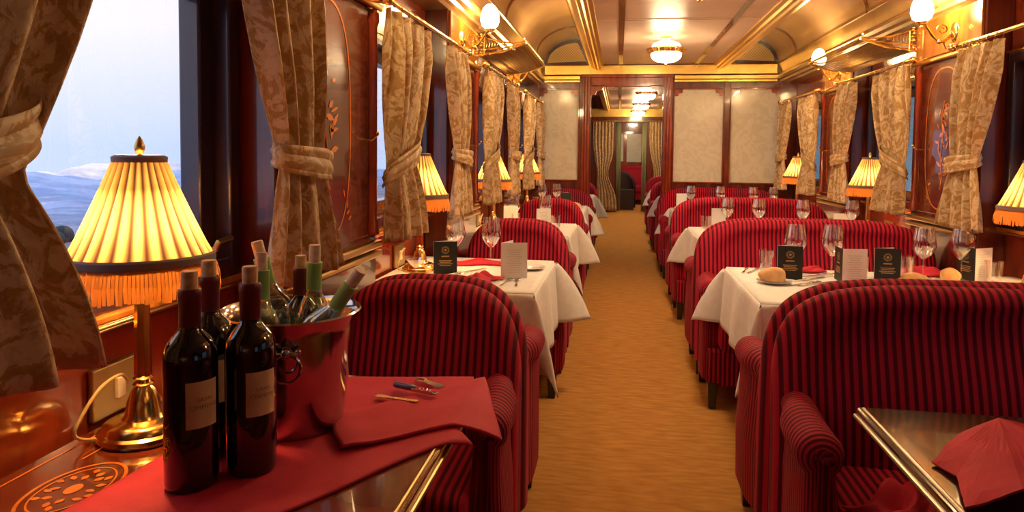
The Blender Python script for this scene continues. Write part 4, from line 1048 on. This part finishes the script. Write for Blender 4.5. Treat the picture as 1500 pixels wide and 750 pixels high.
for i, (kd, x, y, rz) in enumerate(CUT):
    if kd not in cp_: cp_[kd] = o = {'fork': make_fork, 'knife': make_knife, 'spoon': make_spoon}[kd]()
    else: o = cp_[kd].copy(); COL.objects.link(o)
    o.location = (x, y, ZC); o.rotation_euler = (0, 0, -rz)
    wd = {0: 'nearest the far aisle corner', 1: 'second from the far aisle corner', 2: 'just right of the bread plate, before the other', 3: 'under the first black menu card', 4: 'between bread plate and second glass', 5: 'at the foot of the second glass', 6: 'left of the spoon by the second glass', 7: 'before the open white menu', 8: 'behind the third glass', 9: 'left of the knife behind the third glass'}.get(i)
    lab = '%s %s on the nearest right-hand white table' % (kd, wd) if i < 10 else 'silver %s %s on the nearest left-hand white table' % (kd, {10: 'leftmost by the white menu', 11: 'middle one by the white menu', 12: 'rightmost by the white menu', 13: 'near the glasses', 14: 'left of the fork near the glasses'}[i])
    tag(o, lab, kd, 'silver cutlery')
m = M(); m.lathe([(.0001, 0), (.028, 0), (.028, .003), (.005, .008), (.004, .045), (.02, .055), (.045, .085), (.044, .086), (.019, .057), (.0001, .052)], 28)
o = m.build('coupe_glass', GLASS, loc=(-1.30, 2.965, ZC)); tag(o, 'small glass dish on a stem beside the lamp foot, nearest left-hand white table', 'glass dish')

# ------------------------------------------------------------------ near left table: cloth, bottles, bucket
def cloth_sheet(poly, z, label, seed, lift=None, thick=.005, name='serving_cloth'):
    """poly = 4 corners (a,b,c,d) ; bilinear sheet with gentle ripples"""
    r = random.Random(seed); ph = [r.uniform(0, 6) for _ in range(4)]; A, B, C, D = [Vector((*p, 0)) if len(p) == 2 else Vector(p) for p in poly]
    m = M()
    def f(u, v):
        p = A*(1-u)*(1-v)+B*u*(1-v)+C*u*v+D*(1-u)*v
        e = min(u, 1-u, v, 1-v)
        zz = z+p.z+.0025*(1+math.sin(11*u+ph[0]+3*v))*.5*min(1, e*8)
        if lift: zz += lift(u, v, p)
        p = Vector((p.x+.004*math.sin(9*v+ph[1]), p.y+.004*math.sin(8*u+ph[2]), 0))
        return (p.x, p.y, zz, u, v)
    m.grid(44, 44, f); o = m.build(name, REDCLOTH, solid=thick); tag(o, label, 'cloth', 'red serving cloths'); return o
def droop(u, v, p):
    d = max(0, p.x+.741); return -2.2*d*d*8 if d > 0 else 0
XE = -.741
def edge_drop(u, v, p):   # cloth leaves the table edge and droops
    d = max(0, p.x-(XE+.003)); return -.55*d-3.2*d*d
cloth_sheet([(-1.27, .83), (-.98, .90), (-.70, 1.345), (-1.19, 1.60)], T+.0035, 'red serving cloth spread under the bottles and the ice bucket', 1, edge_drop)
cloth_sheet([(-1.00, 1.345), (-.915, 1.20), (-.652, 1.42), (-.735, 1.655)], T+.014, 'folded red napkin under the corkscrew, its tip hanging over the table edge', 2, lambda u, v, p: edge_drop(u, v, p)*.8+.004*math.exp(-((v-.05)/.08)**2))
cloth_sheet([(-1.10, 1.60), (-.99, 1.33), (-.74, 1.50), (-.76, 1.665)], T+.0075, 'red napkin lying beneath the folded one beside the ice bucket', 3, edge_drop)
ZR = T+.0075

def label_text(txt, size, R, ang, z, parent):
    cu = bpy.data.curves.new('txt', 'FONT'); cu.body = txt; cu.size = size; cu.align_x = 'CENTER'
    ob = bpy.data.objects.new('txt', cu); COL.objects.link(ob)
    bpy.context.view_layer.update(); dg = bpy.context.evaluated_depsgraph_get(); me0 = ob.evaluated_get(dg).to_mesh()
    vs = [(v.co.x, v.co.y) for v in me0.vertices]; fs = [tuple(p.vertices) for p in me0.polygons]; ob.evaluated_get(dg).to_mesh_clear()
    bpy.data.objects.remove(ob)
    m = M(); m.add([((R+.0007)*math.cos(ang+x/R), (R+.0007)*math.sin(ang+x/R), z+y) for x, y in vs], fs); return m.build('label_lettering', INK, parent, smooth=False)
def make_bottle(kind, labels=True):
    root = empty('wine_bottle')
    R = .0385
    if kind == 'red':
        prof = [(.0001, .004), (.030, .0), (.037, .003), (R, .010), (R, .195), (.036, .212), (.028, .226), (.0175, .238), (.0150, .248), (.0145, .292), (.0001, .292)]
        M().lathe(prof, 40).build('bottle_body', WINE, root)
        M().lathe([(.0158, .238), (.0158, .287), (.0165, .288), (.0165, .300), (.0155, .3015), (.011, .3015)], 28).build('capsule', CAPS, root)
        M().lathe([(.0001, .296), (.0115, .296), (.0118, .325), (.0105, .328), (.0001, .328)], 20).build('cork', CORK, root)
        if labels:
            a0 = -.62; a1 = .62
            m = M(); m.lathe([(R+.0003, .098), (R+.0004, .168)], 24, a0=a0, a1=a1); m.build('label', LABEL, root)
            label_text('GRAN', .0085, R+.0005, 0.05, .138, root); label_text('CERMEÑO', .0085, R+.0005, .05, .127, root)
            m = M(); m.lathe([(R+.0003, .11), (R+.0004, .172)], 12, a0=PI-.5, a1=PI+.5); m.build('back_label', MENUW, root)
    else:
        prof = [(.0001, .004), (.030, .0), (.037, .003), (R, .010), (R, .175), (.035, .20), (.025, .222), (.0160, .240), (.0145, .25), (.0142, .292), (.0001, .292)]
        M().lathe(prof, 32).build('bottle_body', CLEARB, root)
        M().lathe([(.0155, .245), (.0155, .288), (.0162, .289), (.0162, .301), (.0150, .3025), (.011, .3025)], 24).build('capsule', CAPG, root)
        M().lathe([(.0001, .296), (.0118, .296), (.0120, .335), (.0108, .338), (.0001, .338)], 20).build('cork', CORKP, root)
    return root
rb = make_bottle('red'); TREE[rb.name] = kids(rb)
view = math.atan2(-1.05, -.4129+1.09)
BOT = [(-1.115, 1.045, -.55, 'red wine bottle with beige label, leftmost and nearest of the three on the table'), (-1.045, 1.112, -.62, 'red wine bottle with beige label directly in front of the ice bucket'), (-1.150, 1.155, -.1, 'red wine bottle half hidden behind the other two beside the lamp')]
for i, (x, y, rz, lab) in enumerate(BOT):
    o = rb if i == 0 else dup(rb, (x, y, ZR), rz)
    o.location = (x, y, ZR); o.rotation_euler = (0, 0, rz); o.scale = (1.12, 1.12, 1.10)
    tag(o, lab, 'wine bottle', 'red wine bottles on the bare table')

BX, BY = -1.072, 1.320
bk = empty('ice_bucket', (BX, BY, ZR)); tag(bk, 'polished steel ice bucket with ring handles holding open wine bottles', 'ice bucket')
prof = [(.0001, .0), (.098, .0), (.103, .004), (.128, .205), (.134, .222), (.139, .232), (.141, .237), (.138, .240), (.134, .237), (.129, .222), (.122, .20), (.098, .012), (.0001, .010)]
M().lathe(prof, 72).build('bucket_body', STEEL, bk)
for ang in (math.radians(-68), math.radians(112)):
    m = M(); rr = .127; cx_, cy_ = rr*math.cos(ang), rr*math.sin(ang); out = Vector((math.cos(ang), math.sin(ang), 0)); tg = Vector((-math.sin(ang), math.cos(ang), 0)); c = Vector((cx_, cy_, .185))
    m.tube([c-out*.008, c+out*.012], .013, 16); m.ball(c+out*.014, .010, 8); m.tube([c+out*.008-tg*.022+Vector((0, 0, -.003)), c+out*.010+tg*.022+Vector((0, 0, -.003))], .0055, 10)
    m.ball(c+out*.009-tg*.022, .0065, 6); m.ball(c+out*.009+tg*.022, .0065, 6)
    cc = c+out*.011+Vector((0, 0, -.031)); m.tube([cc+tg*.027*math.sin(t)+Vector((0, 0, .027*math.cos(t))) for t in np.linspace(0, 2*PI, 33)], .0028, 8)
    m.build('ring_handle', STEEL, bk)
wb = make_bottle('white'); TREE[wb.name] = kids(wb)
WBP = [(-1.037, 1.345, .030, .03, .0, 'clear wine bottle with green capsule standing upright at the centre of the ice bucket'), (-1.004, 1.30, .018, .62, .03, 'clear wine bottle with green capsule leaning to the right out of the bucket'),
       (-1.105, 1.262, .022, -.06, -.10, 'clear wine bottle with green capsule at the front left of the bucket'), (-1.117, 1.352, .040, -.22, .10, 'clear wine bottle with tilted cork at the back left of the bucket')]
for i, (x, y, z, tx, ty, lab) in enumerate(WBP):
    o = wb if i == 0 else dup(wb, (0, 0, 0))
    # tilt about the neck region: place so that the rim crossing stays at (x,y)
    R_ = Matrix.Rotation(tx, 4, 'Y') @ Matrix.Rotation(ty, 4, 'X')
    up = R_ @ Vector((0, 0, 1)); base = Vector((x, y, ZR+.20))-up*(.20-z)
    o.location = base; o.rotation_euler = (R_.to_euler()); tag(o, lab, 'wine bottle', 'clear wine bottles in the ice bucket')
rb2 = dup(rb, (-1.078, 1.375, ZR+.012), .4); rb2.scale = (1, 1, 1); tag(rb2, 'dark red wine bottle at the back of the ice bucket behind the upright clear one', 'wine bottle')

# bottle opener, corkscrew, second opener
m = M(); n = 20
vs = []
for i in range(n+1):
    t = 2*PI*i/n; vs += [(-.030+.017*math.cos(t), .014*math.sin(t), 0), (-.030+.011*math.cos(t), .009*math.sin(t), 0)]
for dz, rev in ((0, 0), (.003, 1)):
    m.add([(a, b, dz) for a, b, c in vs], [(2*i, 2*i+1, 2*i+3, 2*i+2) for i in range(n)])
m.prism([(-.016, -.007), (.040, -.011), (.044, -.006), (.044, .006), (.040, .011), (-.016, .007)], 0, .003)
op = m.build('bottle_opener', SILVER, loc=(-.850, 1.575, ZR+.010), smooth=False, solid=.002); op.rotation_euler = (0, 0, -.55); tag(op, 'flat metal bottle opener with a rounded eye behind the corkscrew', 'bottle opener')
ck = empty('corkscrew', (-.872, 1.513, ZR+.012), -.30)
M().tube([(-.052, 0, .007), (-.045, 0, .008), (.0, 0, .008), (.008, 0, .007)], [.005, .0075, .0075, .006], 12).build('handle', PURPLE, ck)
m = M(); m.tube([(.008+.045*t, .004*math.cos(t*30), .007+.004*math.sin(t*30)) for t in np.linspace(0, 1, 60)], .0013, 6); m.build('worm', SILVER, ck)
m = M(); m.box(.0, .058, -.0085, -.0060, .002, .010); m.box(.052, .066, -.0085, .004, .003, .008); m.build('lever', SILVER, ck, smooth=False, bevel=.001)
tag(ck, 'waiter\'s corkscrew with dark blue handle lying on the red napkin', 'corkscrew')
m = M(); m.prism([(-.055, -.006), (-.045, -.009), (-.030, -.007), (-.02, -.004), (.048, -.006), (.052, 0), (.048, .006), (-.02, .004), (-.030, .007), (-.045, .009), (-.055, .006), (-.05, 0)], 0, .0025)
for i in range(4): m.box(.018+i*.007, .020+i*.007, -.0045, .0045, .0025, .0032)
op2 = m.build('can_opener', BRASS_R, loc=(-.892, 1.462, ZR+.010), smooth=False); op2.rotation_euler = (0, 0, -.18); tag(op2, 'thin brassy lever opener lying nearest the table front beside the corkscrew', 'opener')

# far room furniture seen through both doorways
o = dup(sofaR, (.15, y2+2.5, 0), 0); o.scale = (.8, 1, 1.05); tag(o, 'red sofa at the far end of the next carriage under the frosted pane', 'sofa')
m = M(); m.grid(24, 16, lambda u, v: (.26*math.cos(PI*u), .1*math.sin(PI*u), .035+.84*v*(.6+.4*math.sin(PI*u)), u, v)); m.box(-.22, .22, -.3, .05, .0, .45)
o = m.build('dark_armchair', DARKCH, loc=(-.30, y2+.9, 0), solid=.06); tag(o, 'dark armchair seen from behind in the far doorway', 'armchair')
